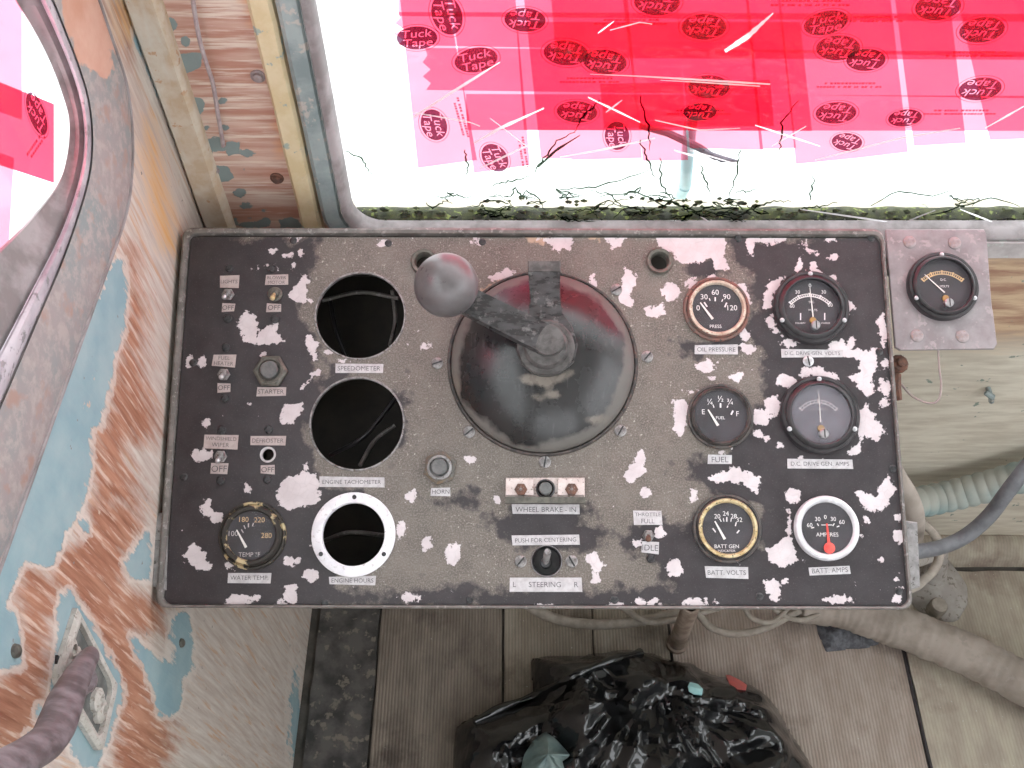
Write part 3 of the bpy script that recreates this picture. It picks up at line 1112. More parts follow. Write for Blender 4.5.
# level strips stuck over them
tape([(466, 94), (1090, 96), (1096, 131), (467, 130)], 5, 'lowest of the level red tape strips across the windscreen',
     [(577, 112, 172, .98), (836, 113, 174, .98)], [(700, 113, 180, .06), (960, 113, 180, .07)])
tape([(425, 48), (1080, 52), (1086, 99), (428, 90)], 6, 'second lowest level red tape strip, with a torn end over the pink strips',
     [(476, 60, 15, 1.0), (566, 53, 172, 1.02), (709, 87, 172, 1.0), (838, 48, 172, 1.0), (980, 89, 176, 1.0)], [(590, 81, 180, .055), (850, 86, 180, .06), (980, 55, 180, .06)], torn='start')
tape([(398, 12), (1070, 14), (1078, 58), (400, 45)], 7, 'level red tape strip third from the bottom, reaching furthest towards the corner post',
     [(704, 27, 174, 1.0), (982, 30, 176, 1.0), (826, 23, 10, .95)], [(632, 23, 180, .062), (875, 20, 180, .05)], torn='start')
tape([(398, -32), (1064, -32), (1070, 22), (399, 16)], 8, 'topmost level red tape strip in the windscreen', [(657, 2, 174, 1.0), (938, 7, 174, 1.0)], [(810, 4, 180, .07)])

# broad earlier pieces under the level strips, which deepen the red towards the middle
tape([(548, -40), (1100, -40), (1100, 60), (556, 58)], 4.3, 'broad tape piece filling the upper windscreen behind the level strips')
tape([(516, 22), (800, 22), (812, 131), (524, 130)], 4.6, 'deep red tape piece in the middle of the windscreen behind the level strips')
tape([(600, 84), (770, 80), (774, 126), (604, 128)], 4.8, 'small dark red tape patch above the wiper post', mat='tape_film')
# a white streak of light, modelled as a pale sliver over the tape
c = crack([(725, 51), (748, 36), (773, 13)], .0026, .0010, 'crack_glint', y=-.001, n=18)
tag(c.build('light_streak', smooth=0), 'slanting white streak of light over the red tape', 'light streak')

# side window
tape([(-40, 66), (54, 104), (54, 183), (-40, 152)], 2, 'bright red tape piece across the side window', [(37, 114, 95, .85)], [(36, 144, -12, .035)], to=left, mat='tape_red', scale=.024)
tape([(-60, -40), (22, -20), (22, 120), (-60, 90)], 0, 'pink tape piece in the upper corner of the side window, above the red piece', to=left)
tape([(-60, 130), (14, 158), (6, 290), (-60, 300)], 1, 'pink tape piece in the side window, below the red piece', to=left)

# ================================================================== OUTSIDE THE WINDSCREEN
wp = empty('windscreen_wiper', front(690, 165, off=-.06))
tag(wp, 'dark wiper arm on a pale blue post outside the cracked windscreen', 'wiper')


def child(mb, name, root, smooth=35):
    """build a mesh given in world space under a root empty that is only translated"""
    o = mb.build(name, None, smooth=smooth)
    o.parent = root
    o.matrix_parent_inverse = Matrix.Identity(4)
    o.location = -root.location
    return o


a, b = front(690, 128, off=-.075), front(685, 186, off=-.075)
m = MB()
m.tube([a + np.array((0, 0, .02)), a, b], .0072, 'post_blue', 12)
d = b + np.array((0, .06, -.9))
m.tube([b, b + np.array((0, .01, -.02)), d], .0072, 'post_blue', 12)
child(m, 'post', wp)
m = MB()
m.tube([front(*q, off=-.055) for q in ((640, 126), (668, 133), (700, 148), (716, 158))], [.003, .004, .0042, .003], 'wiper_dark', 8)
child(m, 'arm', wp)
m = MB()
m.tube([front(*q, off=-.05) for q in ((704, 151), (722, 159), (738, 161))], [.002, .0038, .001], 'wiper_dark', 8)
child(m, 'blade', wp)

# ================================================================== INSTRUMENT PANEL
PM = Matrix(((PU[0], PW[0], PN[0], PO[0]), (PU[1], PW[1], PN[1], PO[1]), (PU[2], PW[2], PN[2], PO[2]), (0, 0, 0, 1)))
panel = empty('instrument_panel', M=PM)
tag(panel, 'sloping black instrument panel with flaking paint, gauges, switches and a ball-topped lever', 'instrument panel')

fc = [PP(*q) for q in ((190, 238), (881, 237), (906, 605), (165, 605))]
U0, U1 = (fc[0][0] + fc[3][0]) / 2, (fc[1][0] + fc[2][0]) / 2
V0, V1 = (fc[3][1] + fc[2][1]) / 2, (fc[0][1] + fc[1][1]) / 2
HOLES = [(360, 315, 45.5), (357, 423, 46.5), (354, 534, 31), (547, 561, 14), (659, 262, 9.5), (424, 262, 9.5), (268, 454, 6.2)]
HC = [(PP(x, y)[:2], r * PSC) for x, y, r in HOLES]
us = np.linspace(U0, U1, 290)
vs = np.linspace(V0, V1, 155)
P, fs, _, _ = grid(us, vs, lambda a, b: (a, b, 0.0), hole=lambda a, b: any((a - c[0]) ** 2 + (b - c[1]) ** 2 < r * r for c, r in HC))
P = np.array(P)
from collections import Counter
ec = Counter()
for f in fs:
    for a, b in zip(f, f[1:] + f[:1]):
        ec[(min(a, b), max(a, b))] += 1
bd = {v for e, k in ec.items() if k == 1 for v in e}
for v in bd:
    for c, r in HC:
        d = P[v, :2] - c
        L = np.linalg.norm(d)
        if abs(L - r) < .0045:
            P[v, :2] = c + d / L * r
used = sorted({v for f in fs for v in f})
re = {v: i for i, v in enumerate(used)}
P = P[used]
fs = [tuple(re[v] for v in f) for f in fs]
W3 = PO + P[:, :1] * PU + P[:, 1:2] * PW
PX, PY = project(W3)
chip_polys = [
    [(290, 293), (303, 275), (311, 280), (307, 303), (297, 304), (289, 298)],
    [(237, 323), (243, 313), (255, 313), (258, 326), (257, 336), (268, 327), (277, 325), (278, 335), (285, 340), (276, 346), (262, 345), (253, 347), (243, 340)],
    [(302, 338), (311, 334), (321, 345), (315, 350), (319, 361), (314, 361), (305, 345)],
    [(316, 369), (325, 372), (311, 380), (304, 392), (298, 393), (300, 389), (308, 380)],
    [(279, 417), (287, 404), (303, 402), (302, 414), (292, 425), (280, 423)],
    [(181, 556), (194, 545), (207, 555), (211, 570), (206, 575), (194, 569)],
    [(275, 497), (280, 486), (289, 477), (306, 470), (315, 474), (321, 489), (319, 502), (306, 507), (289, 511), (279, 505)],
    [(624, 477), (638, 450), (643, 449), (647, 472), (632, 484)],
    [(583, 554), (597, 550), (604, 565), (598, 584), (589, 585), (593, 572), (586, 563)],
    [(530, 236), (574, 236), (575, 248), (556, 252), (546, 242)],
    [(604, 235), (628, 236), (622, 246), (611, 250), (608, 242)],
    [(486, 278), (504, 269), (518, 270), (512, 276), (494, 282)],
    [(619, 300), (624, 269), (629, 268), (638, 279), (632, 292), (636, 308), (627, 309)],
    [(655, 235), (726, 234), (726, 260), (730, 270), (716, 269), (711, 259), (698, 263), (676, 264), (673, 253), (658, 248)],
    [(745, 235), (756, 235), (754, 255), (747, 254)],
    [(792, 272), (801, 258), (804, 268), (815, 260), (826, 276), (808, 271)],
    [(762, 308), (767, 281), (786, 275), (777, 288), (771, 308)],
    [(762, 318), (771, 315), (783, 336), (772, 331)],
    [(822, 348), (843, 336), (849, 342), (843, 353), (828, 352)],
    [(842, 354), (850, 334), (857, 338), (853, 349), (878, 347), (877, 367), (870, 399), (865, 396), (853, 381), (846, 377), (861, 368), (858, 359)],
    [(875, 319), (884, 311), (889, 332), (883, 348)],
    [(724, 278), (745, 284), (754, 304), (745, 303), (736, 286)],
    [(646, 314), (662, 300), (667, 314), (655, 318)],
    [(672, 400), (684, 398), (690, 410), (684, 432), (679, 438), (672, 428), (675, 414)],
    [(798, 377), (803, 366), (823, 367), (839, 376), (828, 382), (813, 376)],
    [(857, 409), (869, 403), (875, 417), (886, 427), (876, 441), (864, 435), (858, 453), (849, 456), (848, 450), (859, 440)],
    [(707, 476), (726, 468), (735, 466), (763, 477), (756, 492), (749, 490), (740, 483), (709, 482)],
    [(854, 489), (875, 496), (881, 479), (889, 472), (896, 489), (884, 511), (869, 511), (858, 502)],
    [(766, 549), (778, 540), (786, 538), (788, 520), (784, 507), (790, 510), (791, 535), (797, 555), (806, 558), (796, 563), (780, 568), (768, 559)],
    [(762, 579), (775, 577), (781, 585), (778, 603), (772, 602), (766, 590)],
    [(890, 602), (896, 582), (902, 588), (903, 602)]]
chip_ells = [(274, 252, 5, 3), (288, 256, 7, 3), (301, 254, 4, 4), (294, 266, 3, 4), (269, 267, 7, 3), (258, 269, 3, 2), (384, 244, 8, 4.5), (408, 239, 5, 2.5), (295, 240, 6, 3), (202, 362, 4, 6), (190, 362, 5, 6), (263, 356, 3, 3),
             (206, 423, 5, 6), (201, 456, 11, 8), (247, 490, 3, 6), (207, 510, 6, 9), (217, 518, 7, 6), (290, 562, 10, 5), (310, 576, 8, 7), (290, 598, 7, 13), (240, 600, 15, 6), (257, 597, 5, 3), (283, 606, 9, 5), (409, 598, 10, 6), (411, 497, 6, 7),
             (401, 530, 5, 10), (231, 566, 5, 5), (307, 467, 4, 5), (470, 460, 6, 5), (427, 545, 6, 9), (453, 554, 8, 12), (646, 493, 6, 5), (674, 567, 9, 9), (542, 607, 9, 4), (615, 605, 9, 4), (645, 603, 15, 5), (660, 532, 6, 6), (638, 541, 6, 5),
             (495, 499, 4, 5), (594, 281, 5, 8), (655, 312, 9, 6), (425, 347, 6, 5), (477, 242, 5, 4), (772, 239, 15, 5), (811, 251, 6, 3), (804, 243, 8, 3), (832, 257, 4, 3), (830, 238, 6, 4), (833, 278, 5, 4), (850, 306, 5, 8), (790, 343, 8, 5),
             (714, 276, 6, 4), (692, 283, 7, 6), (745, 333, 5, 9), (749, 348, 7, 4), (738, 345, 6, 3), (672, 292, 10, 9), (705, 366, 11, 7), (712, 378, 5, 3), (736, 376, 8, 5), (691, 391, 6, 2), (785, 381, 11, 7), (773, 405, 9, 11), (760, 417, 8, 9),
             (865, 415, 9, 11), (885, 365, 5, 6), (885, 388, 6, 10), (883, 403, 5, 5), (759, 418, 7, 7), (757, 433, 5, 5), (766, 437, 4, 4), (884, 402, 5, 5), (693, 494, 5, 7), (792, 496, 8, 8), (866, 520, 4, 5), (897, 517, 4, 4), (899, 535, 7, 8),
             (786, 581, 4, 4), (838, 599, 15, 5), (697, 603, 17, 5), (861, 535, 4, 2), (895, 578, 3, 4), (880, 560, 3, 3), (780, 445, 3, 3), (800, 458, 4, 2.5), (884, 430, 3, 3), (330, 352, 4, 3), (345, 361, 8, 2), (310, 300, 3, 3), (250, 405, 3, 3), (720, 452, 6, 2), (545, 608, 8, 3)]
black_polys = [
    [(150, 232), (318, 240), (315, 262), (305, 290), (300, 320), (318, 345), (318, 375), (325, 400), (302, 440), (320, 480), (340, 492), (362, 492), (340, 560), (328, 612), (150, 612)],
    [(735, 230), (760, 238), (930, 230), (930, 620), (690, 620), (700, 590), (690, 565), (760, 545), (765, 505), (705, 490), (700, 470), (730, 450), (758, 400), (768, 378), (757, 352), (742, 340), (758, 300), (748, 272), (730, 265)]]
black_ells = [(545, 523, 54, 22), (570, 535, 40, 18), (650, 540, 26, 20), (712, 560, 60, 46), (455, 500, 24, 8), (720, 470, 40, 14), (720, 345, 36, 9), (560, 598, 330, 12), (712, 268, 20, 8), (400, 420, 10, 30), (330, 380, 20, 10)]
A = {'chip': np.clip(shapes_sdf(PX, PY, chip_polys, chip_ells), -25, 25),
     'black': np.clip(shapes_sdf(PX, PY, black_polys, black_ells), -60, 60),
     'orange': np.clip(shapes_sdf(PX, PY, [[(478, 292), (500, 280), (512, 276), (500, 286), (484, 298)], [(526, 236), (548, 236), (544, 244), (530, 242)], [(584, 236), (604, 236), (600, 241)]], [(300, 250, 1, 1)]), -25, 25),
     'center': np.clip(shapes_sdf(PX, PY, [[(590, 370), (690, 370), (690, 470), (590, 470)], [(360, 380), (470, 380), (470, 440), (360, 440)]]), -60, 60)}
m = MB()
m.add(P, fs, 'faceplate_paint')
k = len(m.v)
# turned-down edge of the sheet
ring = [(U0, V0), (U1, V0), (U1, V1), (U0, V1)]
m.loft([[(*q, 0.0) for q in ring], [(*q, -.004) for q in ring]], 'dark_bezel', closed=True)
A = {a: np.concatenate([v, np.full(len(m.v) - k, -25.)]) for a, v in A.items()}
face = m.build('faceplate', panel, smooth=0, attrs=A)


def _at(m, name, parent, loc, smooth=35):
    o = m.build(name, parent, smooth=smooth)
    o.location = tuple(map(float, loc))
    return o


# housing: an open box behind the faceplate with a rounded rim showing round it
def rr(u0, u1, v0, v1, r, n=8):
    out = []
    for cx, cy, a0 in ((u0 + r, v0 + r, 180), (u1 - r, v0 + r, 270), (u1 - r, v1 - r, 0), (u0 + r, v1 - r, 90)):
        for i in range(n):
            a = math.radians(a0 + 90 * i / (n - 1))
            out.append((cx + r * math.cos(a), cy + r * math.sin(a)))
    return out


EL, ER, EB, ET = .008, .0035, .0035, .009
m = MB()
lv = [(0.0, -.13, 'o'), (0.0, -.001, 'o'), (-.001, .0035, 'o'), (-.003, .0045, 'o'), (-.006, .0035, 'o'), (-.0075, -.003, 'o'), (-.009, -.126, 'i')]
curv = []
for d, h, _ in lv:
    curv.append([(x, y, h) for x, y in rr(U0 - EL - d * 0, U1 + ER, V0 - EB, V1 + ET, .012)] if d == 0 else
                [(x, y, h) for x, y in rr(U0 - EL - d, U1 + ER + d * .45, V0 - EB - d * .45, V1 + ET + d, .010)])
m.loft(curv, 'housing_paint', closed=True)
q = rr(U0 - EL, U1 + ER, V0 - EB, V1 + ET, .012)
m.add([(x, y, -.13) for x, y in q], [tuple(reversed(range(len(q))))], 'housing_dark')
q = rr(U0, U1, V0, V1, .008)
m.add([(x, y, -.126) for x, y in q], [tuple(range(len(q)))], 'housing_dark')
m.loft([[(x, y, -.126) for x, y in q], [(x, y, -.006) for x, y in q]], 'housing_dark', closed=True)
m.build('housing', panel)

# hanging flanges at both lower corners and the leg that carries the panel
def flange(name, pts, h0, h1, mat):
    m = MB()
    m.prism([PP(*q)[:2] for q in pts], h0, h1, mat, .0015)
    return m.build(name, panel, smooth=0)


flange('side_flange', [(155.5, 520), (159, 512), (169, 512), (167, 590), (153.5, 586)], -.006, .001, 'flange_grey')
flange('side_flange', [(909, 520), (923, 522), (926, 588), (913, 592)], -.05, -.012, 'flange_grey')
flange('side_flange', [(903, 520), (908, 520), (912, 594), (907, 596)], -.04, -.010, 'rust')

# interior wires glimpsed through the empty gauge holes
for pts, mat in (([(322, 300, -.06), (360, 292, -.07), (398, 298, -.06)], 'housing_paint'), ([(392, 290, -.06), (395, 320, -.08), (390, 345, -.06)], 'housing_paint'), ([(330, 300, -.09), (336, 330, -.08), (348, 360, -.09)], 'black_plastic'),
                 ([(330, 455, -.08), (365, 435, -.06), (398, 395, -.08)], 'black_plastic'), ([(360, 465, -.07), (375, 440, -.09), (395, 425, -.09)], 'housing_paint'), ([(325, 540, -.07), (350, 532, -.05), (385, 535, -.08)], 'housing_paint')):
    m = MB()
    m.tube(smooth_path([PP(x, y, h) for x, y, h in pts], 20), .0022, mat, 8)
    m.build('wire', panel, smooth=60)

# ---- empty gauge openings
rim = lambda px, py, r, mat, name: _at(MB().lathe([(r * PSC - .0005, -.004), (r * PSC - .0005, .0006), (r * PSC + .0009, .0008), (r * PSC + .0014, .0001)], (0, 0, 0), mat, 80), name, panel, PP(px, py))
rim(360, 315, 45.5, 'grubby_steel', 'gauge_opening')['label'] = 'bare rim of the empty opening above the speedometer label'
rim(357, 423, 46.5, 'grubby_steel', 'gauge_opening')['label'] = 'bare rim of the empty opening above the engine tachometer label'
m = MB()
m.lathe([(30.5 * PSC, -.004), (30.5 * PSC, .0030), (31.5 * PSC, .0038), (39.5 * PSC, .0038), (40.8 * PSC, .003), (41 * PSC, 0)], (0, 0, 0), 'white_enamel', 80)
hr = _at(m, 'mounting_ring', panel, PP(354, 534))
hr['label'] = 'white enamel ring with three screw holes round the engine hours opening'
for a in (90, 212, 328):
    m = MB()
    m.lathe([(0, .0040), (1.6 * PSC, .0040), (2.2 * PSC, .0041), (2.2 * PSC, .003)], (36 * PSC * math.cos(math.radians(a)), 36 * PSC * math.sin(math.radians(a)), 0), 'black_bolt', 14)
    m.build('screw_hole', hr)
# socket rings at the top edge
for x, y in ((659, 262), (424, 262)):
    m = MB()
    R = 14 * PSC
    m.lathe([(R * .62, -.02), (R * .62, .001), (R * .72, .0035), (R * .92, .0042), (R, .002), (R, 0)], (0, 0, 0), 'hex_olive', 40)
    m.lathe([(0, -.008), (R * .62, -.0085)], (0, 0, 0), 'housing_dark', 30)
    _at(m, 'lamp_socket', panel, PP(x, y))


# ---- gauges
def gauge(px, py, R, rd, label, style, needle, texts=(), ticks=(), arc=None, screw=None, ring=None, body=None, extra=None, parent=None, planeh=0.0, fn=None, dialmat='dial_black', name='gauge', txt='print_white', glass='gauge_glass', needle_mat='needle_white', texts2=()):
    parent = parent or panel
    pp = lambda x, y, h=0.0: PP(x, y, planeh + h)
    c = pp(px, py)
    R, rd = R * PSC, rd * PSC
    m = MB()
    if style == 'car':
        hd = .0045
        m.lathe([(R, 0), (R, .0022), (R * .985, .0032), (R * .93, .0036), (R * .90, .0030)], (0, 0, 0), body, 64)
        m.lathe([(R * .90, .0030), (R * .89, .0052), (R * .86, .0066)], (0, 0, 0), body, 64)
        o = _at(m, name, parent, c)
        m = MB()
        m.lathe([(R * .86, .0064), (R * .84, .0076), (rd * 1.06, .0074), (rd * 1.01, .0058), (rd * 1.0, hd - .001)], (0, 0, 0), ring, 64)
        m.build('bezel', o)
        hg = .0072
    elif style == 'chrome':
        hd = .0045
        m.lathe([(R, 0), (R, .004), (R * .97, .0066), (R * .91, .0078), (R * .86, .0070), (rd * 1.04, .0056), (rd, hd - .001)], (0, 0, 0), ring, 72)
        o = _at(m, name, parent, c)
        hg = .0068
    else:                                   # flanged meter
        hd = .0045
        m.lathe([(R, 0), (R, .0045), (R * .97, .0062), (R * .90, .0066), (R * .885, .0062), (rd * 1.10, .0085), (rd * 1.03, .0098), (rd * 1.0, .0092), (rd * .995, hd - .001)], (0, 0, 0), 'black_plastic' if body is None else body, 72)
        o = _at(m, name, parent, c)
        hg = .0082
        for a in (90, 205, 335):
            s = MB()
            x, y = R * .90 * math.cos(math.radians(a)), R * .90 * math.sin(math.radians(a))
            s.lathe([(R * .065, .006), (R * .06, .0078), (R * .03, .0083), (0, .0083)], (x, y, 0), 'steel', 12)
            s.build('screw', o)
    o['label'] = label
    d = MB()
    d.lathe([(0, hd), (rd * 1.01, hd)], (0, 0, 0), dialmat, 56)
    rel = lambda x, y, h=0.0: pp(x, y, h)[:2] - c[:2]
    ht = hd + .00015
    for s, x, y, sz in texts:
        q = rel(x, y)
        d.text(s, sz * PSC / .7, (q[0], q[1], ht), txt)
    for s, x, y, sz in texts2:
        q = rel(x, y)
        d.text(s, sz * PSC / .7, (q[0], q[1], ht), 'print_orange')
    for x0, y0, x1, y1, w in ticks:
        a, b = rel(x0, y0), rel(x1, y1)
        t = (b - a) / np.linalg.norm(b - a)
        nn = np.array((-t[1], t[0])) * w * PSC / 2
        d.add([(*(a + nn), ht), (*(a - nn), ht), (*(b - nn), ht), (*(b + nn), ht)], [(0, 1, 2, 3)], txt)
    if arc:
        ax, ay, r1, r2, a0, a1, nt, amat = arc
        q = rel(ax, ay)
        kk = 28
        for rr0, rr1 in ((r1, r1 + .9), (r2 - .7, r2)):
            pts = []
            for i in range(kk + 1):
                a = math.radians(a0 + (a1 - a0) * i / kk)
                for r_ in (rr0, rr1):
                    pts.append((q[0] + r_ * PSC * math.cos(a), q[1] + r_ * PSC * math.sin(a), ht))
            d.add(pts, [(2 * i, 2 * i + 1, 2 * i + 3, 2 * i + 2) for i in range(kk)], amat)
        for i in range(nt + 1):
            a = math.radians(a0 + (a1 - a0) * i / nt)
            e0, e1 = np.array((math.cos(a), math.sin(a))), np.array((-math.sin(a), math.cos(a)))
            w = (.45 if i % 5 else .8) * PSC
            p0, p1 = q + e0 * r1 * PSC, q + e0 * (r2 + (0 if i % 5 else .8)) * PSC
            d.add([(*(p0 + e1 * w), ht), (*(p0 - e1 * w), ht), (*(p1 - e1 * w), ht), (*(p1 + e1 * w), ht)], [(0, 1, 2, 3)], amat)
    d.build('dial', o, smooth=0)
    (x0, y0), (x1, y1), nw = needle
    a, b = rel(x0, y0), rel(x1, y1)
    t = (b - a) / np.linalg.norm(b - a)
    nn = np.array((-t[1], t[0])) * nw * PSC / 2
    nm = MB()
    nm.prism([a + nn, a - nn, b - nn * .45, b + nn * .45], hd + .0006, hd + .0011, needle_mat)
    if needle_mat == 'needle_red':
        q = rel(x0, y0)
        nm.lathe([(5.4 * PSC, hd + .0005), (5.4 * PSC, hd + .0012), (4.6 * PSC, hd + .0015), (0, hd + .0016)], (q[0], q[1], 0), needle_mat, 28)
    nm.build('needle', o, smooth=0)
    if screw:
        q = rel(screw[0], screw[1])
        r = screw[2] * PSC
        s = MB()
        s.lathe([(r, hd), (r, hg + .0012), (r * .8, hg + .0022), (0, hg + .0024)], (q[0], q[1], 0), 'steel', 24)
        s.box((q[0] - r * .12, q[1] - r * .85, hg + .0023), (q[0] + r * .12, q[1] + r * .85, hg + .0026), 'black_bolt')
        s.build('zero_screw', o)
        s = MB()
        s.lathe([(r * .8, hd), (r * .7, hd + .0015), (0, hd + .0016)], (q[0] - r * .3, q[1] + r * 1.25, 0), 'dial_brass', 12)
        s.build('needle_hub', o)
    g = MB()
    g.lathe([(0, hg + .0004), (rd * .6, hg + .0002), (rd * .99, hg - .0004)], (0, 0, 0), glass, 40)
    g.build('glass', o, smooth=180)
    return o


gauge(253, 535, 33, 23.5, 'water temperature gauge in a brassy flaked bezel', 'car', ((248, 547), (238.5, 529.5), 2.6),
      [('TEMP °F', 251, 554, 4.2), ('100', 235, 533, 5)], [(243, 529, 245, 532.5, 1), (245.5, 525, 247, 528.5, 1), (250, 523, 250, 527, 1.2), (255, 522.5, 254, 526, 1)], body='brass_flaked', ring='brass_flaked', txt='print_faded',
      texts2=[('180', 245.5, 519, 5), ('220', 261, 519.5, 5), ('280', 268, 535, 5)])
gauge(716, 310, 34, 25, 'oil pressure gauge with a cream inner ring and rusty outer ring, reading zero', 'car', ((711.5, 321), (699, 304.5), 2.6),
      [('0', 697, 309.5, 5.5), ('30', 703, 298.5, 5.5), ('60', 714, 294, 5.5), ('90', 725.5, 298.5, 5.5), ('120', 731, 309.5, 5.5), ('PRESS', 714.5, 328, 3.4), ('STEWART', 715, 316, 1.6)][:6],
      [(703, 304, 706, 308.5, 1.6), (708, 300, 709, 302.5, 1), (714, 299, 714, 303, 1.4), (721.5, 301, 720.5, 303.5, 1), (725.5, 304.5, 723.5, 309, 1.6)], body='rust_ring', ring='cream_bezel')
gauge(720, 417, 33, 26, 'fuel gauge in a plain dark bezel, reading empty', 'car', ((717, 427), (707, 411), 2.6),
      [('E', 702.5, 413, 5), ('¼', 709, 403, 6), ('½', 719.5, 400, 6), ('¾', 729, 403, 6), ('F', 736.5, 415, 5), ('FUEL', 719.5, 419, 3)],
      [(712, 406, 713, 409, 1), (719.5, 404.5, 719.5, 409, 1.6), (727, 407, 726, 409, 1), (732, 412, 730, 416, 1.6)], body='dark_bezel', ring='dark_bezel')
gauge(727, 529, 33.5, 24.5, 'battery voltage gauge with a worn gold ring', 'car', ((724, 540), (714, 522), 2.6),
      [('20', 716.5, 517, 4.4), ('24', 725, 514.3, 4.4), ('28', 733, 517, 4.4), ('32', 738.5, 520.5, 4.4), ('BATT GEN', 726, 547, 3.6), ('INDICATOR', 726, 551.5, 2.2)],
      [(719, 519.5, 720.5, 522.5, 1), (722.5, 519, 723.2, 522.5, .8), (726, 518, 726, 522.5, 1.2), (730.5, 519, 730, 522.5, .8), (735.5, 523, 734.5, 527, 1.2), (712, 529, 715, 533, 1.3), (738.5, 531, 736, 534, 1.3)], body='dark_bezel', ring='brass_worn')
gauge(826, 529, 31.5, 24.5, 'battery ammeter with a bright chrome bezel and red needle', 'chrome', ((828, 549), (825.3, 524.5), 3.0),
      [('60', 808.5, 526, 4), ('30', 816.5, 520, 4), ('0', 824, 518, 4), ('30', 832, 520, 4), ('60', 840.5, 523, 4), ('AMPERES', 826, 535.5, 3.8)],
      [(810, 529, 813, 528.4, 1), (816, 524.5, 817.5, 527, 1), (820, 526, 831, 526, .8), (833, 524.5, 831.5, 527, 1), (838, 527, 835.5, 528, 1)], ring='nickel_ring', needle_mat='needle_red')
gauge(810, 309, 38.5, 29, 'drive generator voltmeter, black with a clear dial and white scale', 'meter', ((811.3, 319), (808, 290), 1.3),
      [('60', 790.5, 308, 3.6), ('30', 796, 294, 3.6), ('0', 808.3, 287.5, 4), ('30', 822, 294, 3.6), ('60', 828.5, 307, 3.6), ('D.C.', 810, 304, 2.2), ('VOLTS', 811, 312, 2.2), ('POLARITY', 799, 325, 1.6), ('CHARGE', 824, 325, 1.6)],
      [(799, 322, 799, 315, 1.2), (823, 322, 823, 315, 1.2)], arc=(809.3, 322, 24.5, 28, 42, 138, 20, 'print_white'), screw=(813, 328, 4.6))
gauge(819, 416, 39.5, 30, 'drive generator ammeter with a dusty grey dial', 'meter', ((819, 424), (817, 395), 1.2),
      [('0', 816.5, 392.5, 4), ('D.C. AMPERES', 818, 411, 2)], [], arc=(818, 425.5, 21, 24.5, 40, 140, 10, 'print_faded'), screw=(821.5, 436, 4.8), dialmat='dial_grey', glass='meter_glass_dusty', txt='print_faded')


# ---- label strips
def label_strip(text, px, py, w, h, pink=False, rot=0.0, lines=None):
    c = PP(px, py)
    W, H = w * PSC / 2, h * PSC / 2
    m = MB()
    rnd = random.Random(int(px * 7 + py))
    e = lambda: rnd.uniform(-.0006, .0006)
    m.prism([(-W + e(), -H + e()), (W + e(), -H + e()), (W + e(), H + e()), (-W + e(), H + e())], 0, .0006, 'label_pink' if pink else 'label_white')
    rows = lines or [text]
    for i, t in enumerate(rows):
        sz = min(H * 2 * .62 / len(rows) / .7, W * 2 * .90 / text_width(t))
        y = H * (1 - (2 * i + 1) / len(rows)) * .92
        m.text(t, sz, (0, y, .00068), 'label_ink')
    o = _at(m, 'label_strip', panel, c, smooth=0)
    o.rotation_euler = (0, 0, math.radians(rot))
    return o


for a in (('SPEEDOMETER', 359, 368, 48, 9), ('ENGINE TACHOMETER', 352, 481.5, 64, 9.5), ('ENGINE HOURS', 353, 580, 45, 8), ('WATER TEMP.', 250, 577, 41, 10), ('OIL PRESSURE', 716, 350, 43, 10),
          ('D.C. DRIVE GEN. VOLTS', 812, 354, 62, 8), ('FUEL', 720, 460, 24, 9), ('D.C. DRIVE GEN. AMPS', 820, 464.5, 64, 9), ('BATT. VOLTS', 727, 573, 41, 11), ('BATT. AMPS', 830, 571, 40, 7.5),
          ('HORN', 441, 491.5, 19, 8), ('WHEEL BRAKE - IN', 546, 509.5, 66, 9.5), ('PUSH FOR CENTERING', 546, 540, 66, 10)):
    label_strip(*a, rot={'BATT. AMPS': 2.5, 'PUSH FOR CENTERING': 1.2}.get(a[0], 0))
label_strip('L      STEERING      R', 546, 584.5, 70, 13)
label_strip('', 648, 518, 28, 14, lines=['THROTTLE', 'FULL'])
label_strip('IDLE', 650.5, 548, 17, 11, rot=-3)
for a in (('STARTER', 271, 391, 29, 9.5), ('OFF', 228, 307, 13, 8.5), ('OFF', 274, 307, 15, 8.5), ('OFF', 224, 387, 13, 9.5), ('OFF', 219.5, 468, 17, 10.5), ('DEFROSTER', 268, 440, 35, 10), ('OFF', 268, 469, 14, 8.5), ('LIGHTS', 229, 281, 19, 13)):
    label_strip(*a, pink=True)
label_strip('', 276.5, 279.5, 23, 11, True, lines=['BLOWER', 'MOTOR'])
label_strip('', 224, 360, 23, 12.5, True, lines=['FUEL', 'HEATER'], rot=-2)
label_strip('', 221, 441, 34, 13.5, True, lines=['WINDSHIELD', 'WIPER'], rot=-2)


# ---- screws
def screw(px, py, r, mat='grubby_steel', slot=None, parent=None, hgt=.0022, name='screw', h0=0.0, pf=None):
    c = (pf or PP)(px, py)
    R = r * PSC
    m = MB()
    m.lathe([(R, 0), (R, hgt * .5), (R * .8, hgt * .9), (R * .4, hgt), (0, hgt)], (0, 0, 0), mat, 20)
    if slot is not None:
        ca = math.radians(slot)
        M = Matrix.Rotation(ca, 4, 'Z')
        m.box((-R * .9, -R * .13, hgt * .9), (R * .9, R * .13, hgt * 1.06), 'black_bolt', M)
    return _at(m, name, parent or panel, c)


